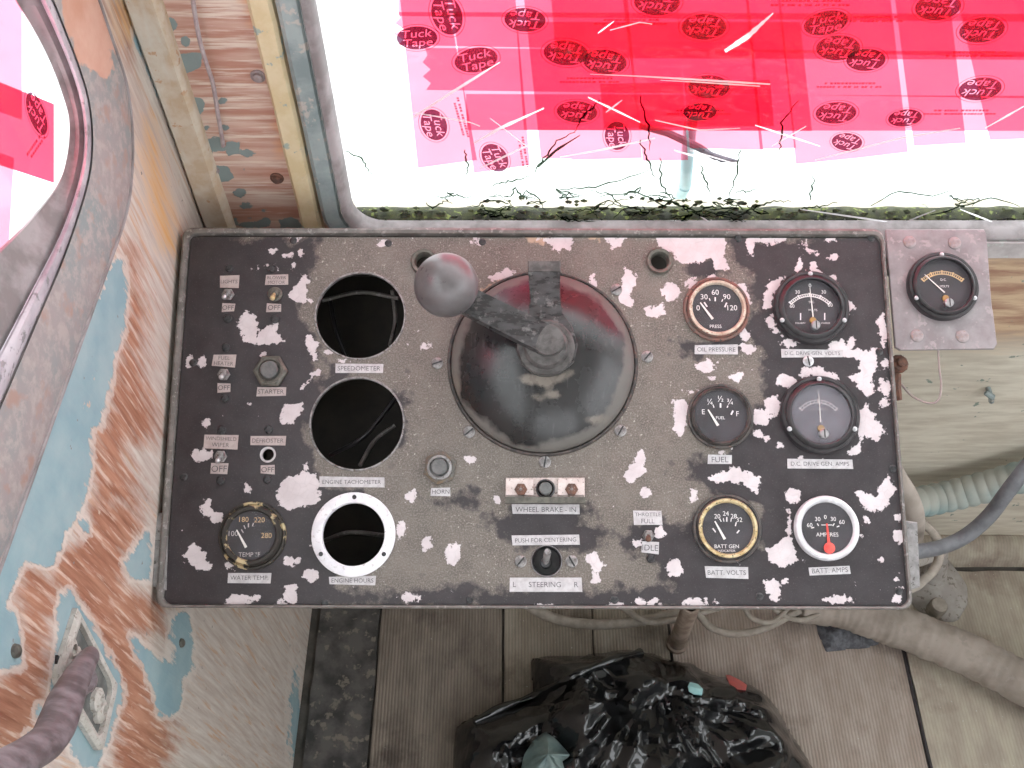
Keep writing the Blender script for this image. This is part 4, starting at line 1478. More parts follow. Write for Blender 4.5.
for x, y, s in ((545, 462, 80), (469, 432, 40), (620.5, 431, 60), (437, 363, 20), (647, 357, 50), (616, 290, 30), (470, 600, None), (521, 561.5, 50), (572, 561.5, 120)):
    screw(x, y, 6 if s is not None else 3.2, 'grubby_steel' if s is not None else 'black_bolt', s)
for x, y in ((388, 243), (482, 242), (184, 476), (193, 362), (871, 239), (879, 352.5), (893, 469.5), (899, 592), (325, 603), (615, 600), (760, 597), (293, 240), (738, 239)):
    screw(x, y, 3.8, 'black_bolt', None, hgt=.0014, name='edge_screw')
for x, y in ((229, 268), (228, 318), (271.5, 268), (275, 319), (226, 347), (225, 398), (222, 430), (221, 480), (269, 429), (268, 479), (651, 559), (245, 282)):
    if (x, y) == (245, 282):
        continue
    screw(x, y, 4.2, 'black_bolt', 30, hgt=.0026, name='switch_screw')
screw(808, 362, 5.5, 'steel', 100)


# ---- toggle switches, buttons
def toggle(px, py, tip, r=6.5, mat='steel', label=None, tipr=2.6, length=.013, bush='grubby_steel'):
    c = PP(px, py)
    R = r * PSC
    m = MB()
    m.lathe([(R, 0), (R, .0022), (R * .85, .003), (R * .62, .003), (R * .6, .0052), (R * .3, .0058), (0, .0058)], (0, 0, 0), bush, 6 if bush != 'hex_olive' else 24)
    m.lathe([(R * .62, .003), (R * .6, .0056), (R * .35, .0062), (0, .0062)], (0, 0, 0), bush, 20)
    o = _at(m, 'toggle_switch', panel, c)
    t = PP(tip[0], tip[1], length) - c
    base = np.array((0, 0, .004))
    pts = [base + (t - base) * k for k in (0, .35, .7, .92, 1.0)]
    l = MB()
    l.tube(pts, [tipr * PSC * .6, tipr * PSC * .72, tipr * PSC * .95, tipr * PSC, tipr * PSC * .5], mat, 14)
    l.build('lever', o, smooth=60)
    if label:
        o['label'] = label
    return o


toggle(228, 294, (223.5, 297), label='toggle switch above the topmost off label beside the panel edge')
toggle(275, 294, (272, 298), 7.5, 'brass_worn', 'brassy toggle switch under the topmost label pair', bush='hex_olive')
toggle(224, 374, (221, 377), label='toggle switch between its two labels, beside the hex starter button')
toggle(221, 456, (217.5, 461), label='toggle switch under the windshield label')
toggle(648.5, 536, (648.5, 540), 6, 'rust', 'rusty toggle switch between the throttle and idle labels', 2.8)
# defroster hole with its bare rim
m = MB()
m.lathe([(6.0 * PSC, -.004), (6.0 * PSC, .0006), (7.8 * PSC, .0008), (8.0 * PSC, .0001)], (0, 0, 0), 'label_white', 32)
m.lathe([(0, -.012), (6.4 * PSC, -.012)], (0, 0, 0), 'housing_dark', 24)
_at(m, 'switch_opening', panel, PP(268, 454))

# starter button
m = MB()
m.lathe([(17.5 * PSC, 0), (17.5 * PSC, .0045), (15.5 * PSC, .006), (12.5 * PSC, .006), (12 * PSC, .0048), (11 * PSC, .0048)], (0, 0, 0), 'hex_olive', 6)
m.lathe([(13.5 * PSC, .0055), (12.5 * PSC, .0068), (11 * PSC, .0066), (10.5 * PSC, .004), (0, .004)], (0, 0, 0), 'hex_olive', 36)
sb = _at(m, 'push_button', panel, PP(271, 371))
sb['label'] = 'starter button in a large olive hex nut'
m = MB()
m.lathe([(8.8 * PSC, .004), (8.8 * PSC, .010), (7.8 * PSC, .0112), (4 * PSC, .0118), (0, .012)], (0, 0, 0), 'rubber_button', 32)
m.build('button_cap', sb)
# horn button
m = MB()
m.lathe([(17 * PSC, 0), (17 * PSC, .003), (15 * PSC, .0042), (11 * PSC, .0042)], (0, 0, 0), 'hex_brass', 6)
m.lathe([(12.5 * PSC, .004), (12 * PSC, .0075), (10.5 * PSC, .0082), (9.5 * PSC, .0078), (9.2 * PSC, .005), (0, .005)], (0, 0, 0), 'flange_grey', 36)
hb = _at(m, 'push_button', panel, PP(440, 468))
hb.rotation_euler = (0, 0, math.radians(20))
hb['label'] = 'horn button in a brassy hex nut'
m = MB()
m.lathe([(8 * PSC, .005), (8 * PSC, .0105), (7 * PSC, .0118), (0, .012)], (0, 0, 0), 'rubber_button', 32)
m.build('button_cap', hb)

# wheel brake guard
c = PP(545, 489)
rel = lambda x, y, h=0: PP(x, y, h)[:2] - c[:2]
m = MB()
m.prism([rel(*q) for q in ((506, 478), (584.5, 478), (585, 503), (505.5, 503))], 0, .003, 'pink_plate', .0006)
bg = _at(m, 'switch_guard', panel, c, smooth=0)
bg['label'] = 'pinkish metal guard round the wheel brake button'
for x0, x1 in ((506, 534), (557.5, 584.5)):
    m = MB()
    m.prism([rel(x0, 479), rel(x1, 479), rel(x1, 496), rel(x0, 496)], .003, .0052, 'pink_plate', .0006)
    m.build('guard_plate', bg, smooth=0)
for x, r in ((521, 6.5), (571.5, 6.5)):
    q = rel(x, 490)
    m = MB()
    m.lathe([(r * PSC, .005), (r * PSC * .9, .0072), (r * PSC * .4, .008), (0, .008)], (q[0], q[1], 0), 'rust', 6)
    m.lathe([(r * PSC * .5, .0078), (0, .0082)], (q[0], q[1], 0), 'grubby_steel', 12)
    m.build('guard_bolt', bg)
m = MB()
a, b = rel(505.5, 497.5), rel(585, 504)
m.box((a[0], b[1], .002), (b[0], a[1], .0085), 'hex_olive')
m.build('guard_lip', bg, smooth=0)
q = rel(545.5, 489.5)
m = MB()
m.lathe([(9.5 * PSC, .003), (9.5 * PSC, .0068), (8 * PSC, .0076), (7 * PSC, .006), (7 * PSC, .0045)], (q[0], q[1], 0), 'black_plastic', 32)
m.lathe([(6.4 * PSC, .003), (6.2 * PSC, .0105), (5.4 * PSC, .0115), (0, .012)], (q[0], q[1], 0), 'rubber_button', 28)
m.build('button', bg)

# steering switch in its round well
m = MB()
R = 14 * PSC
m.lathe([(0, -.010), (R * .9, -.010), (R, -.004), (R, .0006), (R * 1.08, .001), (R * 1.10, .0001)], (0, 0, 0), 'black_plastic', 48)
m.lathe([(R * 1.0, .0004), (R * 1.05, .0014), (R * 1.10, .0004)], (0, 0, 0), 'steel', 48)
st_ = _at(m, 'toggle_switch', panel, PP(547, 561))
st_['label'] = 'steering switch, a grey lever standing in a round black well'
t0, t1 = PP(546, 563, -.008) - PP(547, 561), PP(548, 551.5, .016) - PP(547, 561)
m = MB()
m.tube([t0 + (t1 - t0) * k for k in (0, .5, .9, 1)], [3.0 * PSC, 3.4 * PSC, 3.6 * PSC, 3.0 * PSC], 'flange_grey', 18)
m.lathe([(5.5 * PSC, -.010), (4.6 * PSC, -.005), (0, -.004)], t0 * np.array((1, 1, 0)), 'black_bolt', 20)
m.build('lever', st_, smooth=50)

# ---- controller dome with its lever
n = N('dome_paint')
geo_r = n.nodes.new('ShaderNodeVectorMath')
geo_r.operation = 'LENGTH'
mp = n.nodes.new('ShaderNodeMapping')
mp.inputs['Scale'].default_value = (1, 1, 0)
n.link(n.tc.outputs['Object'], mp.inputs['Vector'])
n.link(mp.outputs[0], geo_r.inputs[0])
rad = geo_r.outputs['Value']
f = n.noise(45, 6, .6)
f2 = n.noise(16, 5, .6)
base = n.mix(n.ramp(f2, .4, .6), (.014, .013, .014), (.026, .024, .025))
scr = n.ramp(n.noise(70, 4, .6, stretch=(3.5, .5, 1), off=(1, 4, 2)), .60, .70)
base = n.mix(n.math('MULTIPLY', scr, .5), base, (.08, .074, .077))
wear = n.ramp(n.math('ADD', rad, n.math('MULTIPLY', n.math('SUBTRACT', f2, .5), .04)), .0775, .0815)
base = n.mix(wear, base, n.mix(f, (.10, .09, .082), (.16, .145, .135)))
scf = n.ramp(n.math('ADD', n.attr('scuff'), n.math('MULTIPLY', n.math('SUBTRACT', f, .5), 20.)), -2, 2)
base = n.mix(scf, base, (.17, .145, .125))
n.color(base)
n.rough(n.ramp(n.math('ADD', n.math('MULTIPLY', wear, .5), n.math('MULTIPLY', f, .6)), .1, .9, .16, .6))
n.bump(f, .06, .001)
RD = 92 * PSC
dc = PP(542.5, 362)
HD = .034
prof = []
for i in range(26):
    t = i / 25
    r = RD * (1 - t)
    z = .004 + HD * (1 - (r / RD) ** 2.1) ** .9
    prof.append((r, z))
m = MB()
m.lathe([(RD * 1.0, -.002), (RD * 1.003, .002)] + prof, (0, 0, 0), 'dome_paint', 96)
px, py = project(np.array([PO + PU * (dc[0] + q[0]) + PW * (dc[1] + q[1]) + PN * q[2] for q in m.v]))
sc_ = np.clip(shapes_sdf(px, py, [[(516, 378), (530, 375), (556, 374), (574, 368), (575, 375), (560, 383), (545, 386), (524, 383)]], [(455, 392, 5, 18), (596, 420, 12, 4), (536, 398, 4, 2), (556, 395, 5, 2)]), -25, 25)
ctl = _at(m, 'controller_dome', panel, dc, smooth=60)
at = ctl.data.attributes.new('scuff', 'FLOAT', 'POINT')
at.data.foreach_set('value', sc_.astype(np.float32))
ctl['label'] = 'glossy black controller dome with a worn brown edge'
m = MB()
m.lathe([(RD * 1.0, 0), (RD * 1.02, .0022), (RD * 1.035, .0022), (RD * 1.05, 0)], (0, 0, 0), 'dark_bezel', 96)
m.build('dome_ring', ctl)
rd_ = lambda x, y, h: PP(x, y, h) - dc
# pointer plate
hub = rd_(546, 347, .044)
m = MB()
hh = .040
pts = [rd_(x, y, hh) for x, y in ((528, 271), (560, 271), (560, 300), (562, 312), (572, 326), (578, 345), (574, 362), (560, 374), (540, 376), (522, 366), (515, 348), (520, 330), (528, 312), (530, 300))]
m.prism(pts, hh - .003, hh, 'lever_metal', .0006)
pt = m.build('pointer', ctl, smooth=30)
m = MB()
a, b = rd_(527.5, 261, hh), rd_(560.5, 272, hh)
m.prism([(a[0], b[1]), (b[0], b[1]), (b[0], a[1]), (a[0], a[1])], hh - .011, hh + .0008, 'hub_metal', .001)
m.build('pointer_lip', ctl, smooth=30)
# hub
m = MB()
m.lathe([(28 * PSC, .030), (28 * PSC, .0415), (26.5 * PSC, .0432), (22 * PSC, .0432), (20.5 * PSC, .0475), (19 * PSC, .0488), (0, .0492)], (hub[0], hub[1], 0), 'hub_metal', 56)
m.build('hub', ctl)
# lever arm
kn = rd_(446, 285, .078)
h0 = rd_(548, 340, .054)
d = kn[:2] - h0[:2]
L = np.linalg.norm(d)
d = d / L
nn = np.array((-d[1], d[0]))
WA = 15.5 * PSC
prf = [(-.002, -1), (-.002, 1)]
arm = MB()
steps = 14
top, vs_, fs_ = [], [], []
for i in range(steps + 1):
    t = i / steps
    q = h0[:2] + d * L * t * .98
    z = .0495 + .012 * t ** 1.5
    w = WA * (1.0 - .08 * t)
    for s, zz in ((1, 0.0), (.9, .0065), (-.9, .0065), (-1, 0.0)):
        vs_.append((*(q + nn * w * s), z + zz))
for i in range(steps):
    for j in range(4):
        j2 = (j + 1) % 4
        fs_.append((i * 4 + j, (i + 1) * 4 + j, (i + 1) * 4 + j2, i * 4 + j2))
fs_ += [(0, 1, 2, 3), tuple(reversed([steps * 4 + j for j in range(4)]))]
arm.add(vs_, fs_, 'lever_metal')
# round eye of the arm round the hub
arm.lathe([(WA, .0495), (WA, .0552), (WA * .95, .0562), (0, .0566)], (h0[0], h0[1], 0), 'hub_metal', 40)
arm.build('lever_arm', ctl, smooth=30)
# ball knob
R = .0288
m = MB()
prof = [(R * .42, -R * 1.12), (R * .45, -R * .92)]
for i in range(4, 29):
    a = -math.pi / 2 + math.pi * i / 28
    prof.append((R * math.cos(a) if i < 28 else 0, R * math.sin(a)))
m.lathe(prof, (kn[0], kn[1], kn[2]), 'knob_grey', 56)
kb = m.build('ball_knob', ctl, smooth=180)
kb['label'] = 'round grey ball knob'

# support leg under the far lower corner, down to its cast foot on the floor
root_inv = PM.inverted()
def world_child(mb, name, smooth=35):
    mb.v = [tuple(root_inv @ Vector(q)) for q in mb.v]
    return mb.build(name, panel, smooth=smooth)


foot = ground(934, 592)
ftop = PO + PU * (U1 - .03) + PW * (V0 + .06) + PN * -.12
m = MB()
m.tube([ftop + PN * .01, ftop * .6 + foot * .4, foot + np.array((-.02, .03, .10)), foot + np.array((-.005, .02, .02))], [.012, .012, .014, .022], 'casting', 14)
world_child(m, 'support_leg', 50)
m = MB()
prof = [(.066, 0), (.065, .008), (.060, .014), (.044, .018), (.030, .026), (.0, .028)]
m.lathe(prof, (foot[0], foot[1] + .01, 0), 'casting', 28, rx=.8)
m.v = [(x + .006 * mnoise.noise(Vector((x * 30, y * 30, 1))), y + .006 * mnoise.noise(Vector((x * 30, y * 30, 7))), max(z + (.005 * mnoise.noise(Vector((x * 40, y * 40, 3))) if z > .001 else 0), 0)) for x, y, z in m.v]
world_child(m, 'cast_foot', 60)
fb = ground(937, 606, .03)
m = MB()
m.lathe([(.014, -.02), (.014, .006), (.012, .010), (0, .011)], fb, 'dusty_cable', 14)
world_child(m, 'foot_bolt')

# ================================================================== GAUGE ON ITS OWN BARE PLATE
PLH = -.006
pc = PP(940, 290, PLH)
plate = empty('gauge_plate', M=PM @ Matrix.Translation(Vector(pc)))
tag(plate, 'bare grey metal plate bolted beside the black panel, holding one round meter', 'gauge plate')
m = MB()
outl = [PP(x, y, PLH)[:2] - pc[:2] for x, y in ((885, 231), (984, 231), (986, 236), (991, 300), (992, 310), (993, 314), (997, 346), (994, 351), (900, 352), (895, 349))]
m.prism(outl, -.003, 0, 'bare_plate', .0008)
m.build('plate', plate, smooth=0)
pf = lambda x, y: PP(x, y, PLH) - pc
# hidden stay that carries the plate off the wall
m = MB()
a = PM @ Vector(PP(940, 285, PLH - .004))
b = Vector((a.x, WY + .001, a.z - .10))
M_ = (PM @ Matrix.Translation(Vector(pc))).inverted()
m.tube([M_ @ a, M_ @ ((a + b) / 2), M_ @ b], .012, 'flange_grey', 8)
m.build('stay', plate)
for x, y in ((909, 244), (954, 245), (916.5, 337.5), (962, 338.5)):
    screw(x, y, 6.6, 'dull_bolt', None, plate, .0018, 'plate_bolt', pf=pf)
_pp0 = PP


def _shift(x, y, h=0.0):
    return _pp0(x, y, PLH + h) - pc + np.array((0, 0, 0)) * 0


PP_keep = PP
PP = lambda x, y, h=0.0: np.array([*(PP_keep(x, y, PLH + h)[:2] - pc[:2]), h])
gauge(941, 289, 36.5, 28.5, 'round black meter with an orange and white scale', 'meter', ((942, 296), (922, 278), 1.3), [('D.C.', 941, 283, 2.4), ('VOLTS', 942, 289.5, 2.2)],
      [], arc=(942, 303, 27, 31, 46, 134, 20, 'print_orange'), screw=(945, 307, 4.6), parent=plate, name='gauge')
# thin wire hanging from the plate
wp_ = [(938, 351), (939, 370), (941, 388), (938, 402), (928, 405), (912, 398), (901, 386)]
hs = [-.004, -.006, -.010, -.012, -.015, -.02, -.025]
PP = PP_keep
m = MB()
m.tube(smooth_path([PP(x, y, PLH + h) - pc for (x, y), h in zip(wp_, hs)], 40), .0011, 'wire_copper', 8)
m.build('wire', plate, smooth=60)
m = MB()
q = PP(898, 366, PLH - .02) - pc
m.lathe([(.008, -.01), (.0095, .002), (.007, .006), (0, .0065)], q, 'rust', 10)
m.lathe([(.0045, .004), (.004, .010), (0, .011)], q, 'rust', 8)
m.build('terminal', plate)
m = MB()
m.tube([PP(x, y, PLH - .02) - pc for x, y in ((897, 376), (896, 390), (899, 402))], [.004, .005, .003], 'rust', 8)
m.build('terminal_tail', plate)

# peg stuck in the wall under the plate
q = front(988, 388)
pg = empty('wall_peg', q)
tag(pg, 'small green-grey wing peg stuck in the bleached board under the gauge plate', 'peg')
m = MB()
m.tube([q + np.array((0, .004, 0)), q + np.array((0, -.016, 0))], .0035, 'frame_teal', 10)
m.tube([q + np.array((-.009, -.012, .006)), q + np.array((0, -.015, .002)), q + np.array((.006, -.013, -.013))], [.003, .0045, .0035], 'frame_teal', 8)
child(m, 'wing', pg)

# ================================================================== RUSTED ROD AND RIVETS ON THE POST
m = MB()
m.tube(smooth_path([front(x, y, off=o) for x, y, o in ((190, -40, .012), (193, 0, .011), (199, 37, .010), (206, 62, .012), (213, 84, .010), (218, 115, .008), (222, 138, .007), (223, 146, .004))], 40), .0021, 'rod_metal', 8)
tag(m.build('hanging_rod', smooth=60), 'thin bent metal rod running down the rusty post beside the windscreen', 'rod')
for x, y, r, lab in ((258, 76, 5, 'pinkish round bolt highest on the rusty post'), (277, 178, 5, 'dark round bolt low on the rusty post, near the yellow batten'), (214, 170, 4, 'pale round bolt low on the rusty post, in a grey-green flake near the cream batten'), (163, 154, 0, '')):
    if not r:
        continue
    q = front(x, y)
    rr_ = r * .00095
    m = MB()
    m.lathe([(rr_ * 1.5, 0), (rr_ * 1.45, .0012), (rr_, .0016), (rr_ * .95, .0042), (rr_ * .6, .005), (0, .005)], q, 'dull_bolt' if y != 178 else 'rust', 16, axes=(np.array([1., 0, 0]), np.array([0, 0, 1.]), np.array([0, -1., 0])))
    m.v = [v for v in m.v]
    tag(m.build('bolt'), lab, 'bolt')

# ================================================================== DOOR LATCH ON THE SIDE WALL
lq = left(80, 680)
latch = empty('door_latch', lq)
tag(latch, 'diamond-shaped latch plate set in the side wall, with a stout grey lever', 'door latch')
out = [(72, 608), (108, 676), (113, 684), (112, 692), (99, 748), (94, 751), (55, 690), (51, 681), (53, 668)]
inn = [(74, 622), (104, 680), (106, 690), (96, 733), (92, 736), (61, 683), (58, 676), (60, 664)]
O3 = resample([left(*q) for q in out + out[:1]], 80)[:-1]
I3 = resample([left(*q) for q in inn + inn[:1]], 80)[:-1]
hx = lambda P, h: [q + np.array((h, 0, 0)) for q in P]
m = MB()
m.loft([hx(O3, .0002), hx(O3, .004), hx([o * .5 + i * .5 for o, i in zip(O3, I3)], .0065), hx(I3, .0055), hx(I3, .0012)], 'latch_white', closed=True)
child(m, 'plate_rim', latch)
m = MB()
m.add(hx(I3, .0016), [tuple(range(len(I3)))], 'latch_grey')
child(m, 'recess', latch, 0)
for x, y in ((65, 650), (70, 659), (63, 668), (93, 700), (96, 711)):
    q = left(x, y)
    m = MB()
    m.lathe([(.010, .001), (.0095, .005), (.006, .007), (.0045, .0075), (.004, .004), (0, .004)], q, 'latch_white', 12, axes=(np.array([0, 1., 0]), np.array([0, 0, 1.]), np.array([1., 0, 0])))
    child(m, 'latch_bolt', latch)
m = MB()
m.prism([(0, 0), (1, 0), (1, 1), (0, 1)], 0, 1, 'black_bolt')
for (x0, y0), (x1, y1) in (((56, 655), (66, 672)), ((85, 708), (95, 722))):
    a, b = left(x0, y0), left(x1, y1)
m = MB()
q = [left(*p, off=.0022) for p in ((58, 655), (66, 662), (64, 672), (57, 668))]
m.add(q + [v + np.array((-.002, 0, 0)) for v in q], [(0, 1, 2, 3), (4, 5, 1, 0), (5, 6, 2, 1), (6, 7, 3, 2), (7, 4, 0, 3)], 'black_bolt')
child(m, 'keyhole', latch, 0)
hp = [(93, 652, .018), (85, 664, .027), (74, 684, .036), (65, 704, .044), (57, 724, .050), (46, 742, .054), (24, 757, .058), (2, 770, .062), (-34, 792, .066)]
path = smooth_path([left(x, y, off=o) for x, y, o in hp], 48)
base = [.0055, .0075, .0092, .0108, .0110, .0098, .0090, .0092, .0095]
rad_ = np.interp(np.linspace(0, 8, 48), range(9), base)
rad_[0] *= .55
rad_[1] *= .85
m = MB()
m.tube([left(84, 682, off=-.004), left(82, 680, off=.03)], .010, 'handle_bar', 14)
child(m, 'spindle', latch)
m = MB()
m.tube(path, rad_, 'handle_bar', 18, flat=1.15)
child(m, 'lever_handle', latch, 60)
for x, y, r, lab in ((15, 651, .0038, 'tarnished oval rivet on the blue paint beside the latch'), (181, 643, .0036, 'dark rivet head on the blue paint patch under the panel')):
    q = left(x, y)
    m = MB()
    m.lathe([(r * 1.25, 0), (r * 1.1, .0022), (r * .6, .0036), (0, .004)], q, 'hex_olive' if x != 180 else 'rust', 18, axes=(np.array([0, 1., 0]), np.array([0, 0, 1.3]), np.array([1., 0, 0])))
    tag(m.build('rivet'), lab, 'rivet')

# ================================================================== FLOOR COVERINGS
def mat_piece(name, px_poly, h0, h1, mat, label, cat, wavy=0.0):
    P = [ground(x, y)[:2] for x, y in px_poly]
    m = MB()
    pts = resample([np.array(p) for p in P + P[:1]], 120)[:-1]
    if wavy:
        pts = [p + wavy * np.array((mnoise.noise(Vector((p[0] * 25, p[1] * 25, 1))), mnoise.noise(Vector((p[0] * 25, p[1] * 25, 5))))) for p in pts]
    m.prism(pts, h0, h1, mat, .001)
    return tag(m.build(name, smooth=0), label, cat)


def fl_rect(name, x0, x1, y0, y1, h, mat, label, cat, wavy=.001):
    pts = resample([np.array(p) for p in ((x0, y0), (x1, y0), (x1, y1), (x0, y1), (x0, y0))], 160)[:-1]
    pts = [p + wavy * np.array((mnoise.noise(Vector((p[0] * 25, p[1] * 25, 1))), mnoise.noise(Vector((p[0] * 25, p[1] * 25, 5))))) for p in pts]
    m = MB()
    m.prism(pts, .0, h, mat, .001)
    return tag(m.build(name, smooth=0), label, cat)


gx = lambda x, y: ground(x, y)[0]
fl_rect('floor_plate', gx(321, 610), gx(378, 640), -.9, .70, .005, 'floor_metal', 'dark pitted metal strip on the floor along the side wall', 'floor plate', .003)
fl_rect('floor_board', gx(380, 640), gx(502, 640), -.9, .70, .006, 'floor_brown', 'brown ribbed floor board between the dark metal strip and the paler plank', 'floor board')
fl_rect('floor_board', gx(504.5, 640), gx(592, 640), -.9, .70, .008, 'floor_plank', 'paler narrow ribbed plank running under the black bag', 'floor board')
fl_rect('floor_board', gx(593.5, 640), gx(668, 640), -.9, .70, .007, 'floor_plank', 'ribbed plank behind the black bag, beside the upright brown pipe', 'floor board')
fl_rect('floor_mat', gx(671, 640), .622, -.9, .70, .008, 'floor_beige', 'beige ribbed mat on the floor between the bag and the black seam', 'floor mat')
fl_rect('floor_mat', .629, 1.30, -.9, .705, .007, 'floor_mouldy', 'pale mould-stained mat on the floor beyond the black seam', 'floor mat', .002)
m = MB()
m.tube([(x, y, .0085) for x, y in ((.624, .70), (.626, .60), (.624, .5), (.627, .3), (.625, -.3))], .0028, 'black_plastic', 8)
tag(m.build('seam_strip'), 'black sealing bead in the seam between the beige and mouldy mats', 'seam strip')

# ================================================================== PIPES, HOSES, CABLES
# corrugated hose along the front wall
pth = [(890, 505, .06), (915, 503, .055), (945, 497, .045), (985, 487, .042), (1024, 476, .042), (1060, 467, .042), (1110, 455, .045)]
C = smooth_path([front(x, y, off=o) for x, y, o in pth], 260)
s = np.concatenate([[0], np.cumsum([np.linalg.norm(b - a) for a, b in zip(C, C[1:])])])
R0 = .0225
rr_ = [R0 * (1 + .11 * (abs(math.sin(math.pi * x / .0165)) ** .7 - .5)) for x in s]
m = MB()
m.tube(C, rr_, 'hose_teal', 28)
dust = []
for i, q in enumerate(m.v):
    k_ = min(i // 28, len(C) - 1)
    up = (q[2] - C[k_][2]) / R0
    dust.append(.5 + .55 * up + .5 * mnoise.noise(Vector(q) * 30))
hz = m.build('corrugated_hose', smooth=70, attrs={'dust': dust})
tag(hz, 'pale teal corrugated hose, dusty on top, running along the wall beside the panel', 'hose')
# smooth grey cable passing in front of it
m = MB()
m.tube(smooth_path([at_depth(x, y, d) for x, y, d in ((820, 540, 1.16), (870, 550, 1.13), (905, 552, 1.115), (928, 550, 1.12), (950, 544, 1.14), (970, 533, 1.14), (990, 515, 1.13), (1008, 491, 1.11), (1026, 468, 1.10), (1060, 425, 1.08))], 60), .0085, 'grey_cable', 14)
tag(m.build('grey_cable', smooth=60), 'smooth dark grey cable curving up in front of the corrugated hose', 'cable')
# short dusty wires behind the flange
m = MB()
m.tube(smooth_path([at_depth(x, y, d) for x, y, d in ((850, 585, 1.17), (905, 590, 1.2), (926, 578, 1.21), (938, 562, 1.22), (938, 542, 1.22), (926, 526, 1.21), (900, 516, 1.19), (870, 515, 1.18))], 30), .0055, 'dusty_cable', 10)
tag(m.build('dusty_cable', smooth=60), 'short dusty cable looping down behind the grey cable beside the panel', 'cable')
m = MB()
m.tube(smooth_path([at_depth(x, y, d) for x, y, d in ((800, 400, 1.17), (850, 432, 1.12), (884, 462, 1.10), (897, 480, 1.10), (909, 500, 1.11), (914, 520, 1.14), (912, 545, 1.18))], 24), .012, 'dusty_hose', 12)
tag(m.build('dusty_sleeve', smooth=60), 'dusty grey sleeve dropping between the panel edge and the corrugated hose', 'sleeve')

# fat dusty hose lying on the floor along the front wall
fh = [(800, 602, .042), (840, 607, .042), (875, 619, .042), (910, 631, .042), (945, 645, .042), (985, 663, .042), (1030, 687, .042), (1090, 720, .042), (1160, 760, .042)]
C = smooth_path([ground(x, y, z) for x, y, z in fh], 140)
rr_ = [.033 * (1 + .05 * mnoise.noise(Vector((i * .35, 0, 0))) + .02 * math.sin(i * 1.7)) for i in range(140)]
m = MB()
m.tube(C, rr_, 'dusty_hose', 24)
m.v = [tuple(np.array(q) + .0022 * np.array(mnoise.noise_vector(Vector(q) * 60))) for q in m.v]
tag(m.build('floor_hose', smooth=80), 'fat dust-covered hose lying on the floor beside the cast foot', 'hose')

# things slung under the panel
m = MB()
m.tube(smooth_path([ground(x, y, z) for x, y, z in ((520, 600, .05), (550, 617, .04), (585, 624, .034), (625, 623, .032), (660, 617, .034), (700, 606, .05))], 40), .0085, 'dusty_cable', 12)
tag(m.build('dusty_cable', smooth=60), 'long dusty cable sagging under the lower edge of the panel above the planks', 'cable')
for pts, r, lab in (([(688, 600, .06), (700, 616, .05), (712, 628, .045), (735, 634, .04), (765, 628, .045), (800, 610, .06)], .006, 'dusty cable looping under the panel beside the upright pipe'),
                    ([(770, 600, .07), (778, 612, .06), (800, 620, .055), (822, 612, .06), (832, 600, .07)], .0045, 'pale cable hanging in a small loop under the panel near the fat hose'),
                    ([(740, 602, .07), (752, 618, .06), (772, 622, .055), (790, 606, .07)], .004, 'thin cable crossing behind the small loop under the panel'),
                    ([(620, 606, .05), (650, 622, .05), (690, 616, .05), (730, 604, .06)], .005, 'thin dusty cable crossing behind the upright brown pipe')):
    m = MB()
    m.tube(smooth_path([ground(x, y, z) for x, y, z in pts], 40), r, 'dusty_cable', 10)
    tag(m.build('dusty_cable', smooth=60), lab, 'cable')
# crumpled dark rag
def crumple(name, px_poly, h, mat, label, cat, res=.006, amp=.5, freq=40, z0=.009, parts=None):
    P = [ground(x, y, z0)[:2] for x, y in px_poly]
    A_ = np.array(P)
    us = np.arange(A_[:, 0].min() - res, A_[:, 0].max() + res, res)
    vs = np.arange(A_[:, 1].min() - res, A_[:, 1].max() + res, res)
    U, V = np.meshgrid(us, vs)
    sd = poly_sdf(U, V, P)
    k = len(us)
    vid, verts, faces = {}, [], []
    hs = {}
    for j in range(len(vs)):
        for i in range(k):
            d = sd[j, i]
            if d > -res * .7:
                e = min(max(d, 0) / .05, 1)
                nz_ = abs(mnoise.noise(Vector((U[j, i] * freq, V[j, i] * freq, 1)))) + .5 * abs(mnoise.noise(Vector((U[j, i] * freq * 2.3, V[j, i] * freq * 2.3, 5))))
                vid[(j, i)] = len(verts)
                x, y = U[j, i], V[j, i]
                if d < 0:
                    gx_ = sd[j, min(i + 1, k - 1)] - sd[j, max(i - 1, 0)]
                    gy_ = sd[min(j + 1, len(vs) - 1), i] - sd[max(j - 1, 0), i]
                    gl_ = math.hypot(gx_, gy_) + 1e-9
                    x, y = x - gx_ / gl_ * d, y - gy_ / gl_ * d
                verts.append((x, y, z0 + h * (e ** .6) * (1 - amp + amp * nz_ * 1.6)))
    for j in range(len(vs) - 1):
        for i in range(k - 1):
            q = [(j, i), (j, i + 1), (j + 1, i + 1), (j + 1, i)]
            if all(t in vid for t in q):
                faces.append(tuple(vid[t] for t in q))
    m = MB()
    m.add(verts, faces, mat)
    m.add([(x, y, z0) for x, y, z in verts], [f[::-1] for f in faces], mat)
    return tag(m.build(name, smooth=40), label, cat)


crumple('rag', [(812, 604), (826, 612), (846, 612), (868, 618), (890, 640), (868, 648), (826, 652), (818, 634)], .035, 'dark_rag', 'crumpled dark grey rag on the mat under the panel edge', 'rag', res=.005, freq=50)
# pipe stub on the floor
q = ground(676, 646)
m = MB()
m.lathe([(.0135, .007), (.0135, .16), (.0125, .165), (.009, .165), (.009, .01)], (q[0], q[1], 0), 'brown_pipe', 22)
m.lathe([(.017, .007), (.017, .016), (.0135, .017)], (q[0], q[1], 0), 'brown_pipe', 22)
tag(m.build('pipe_stub'), 'short upright brown pipe standing behind the black bag', 'pipe')

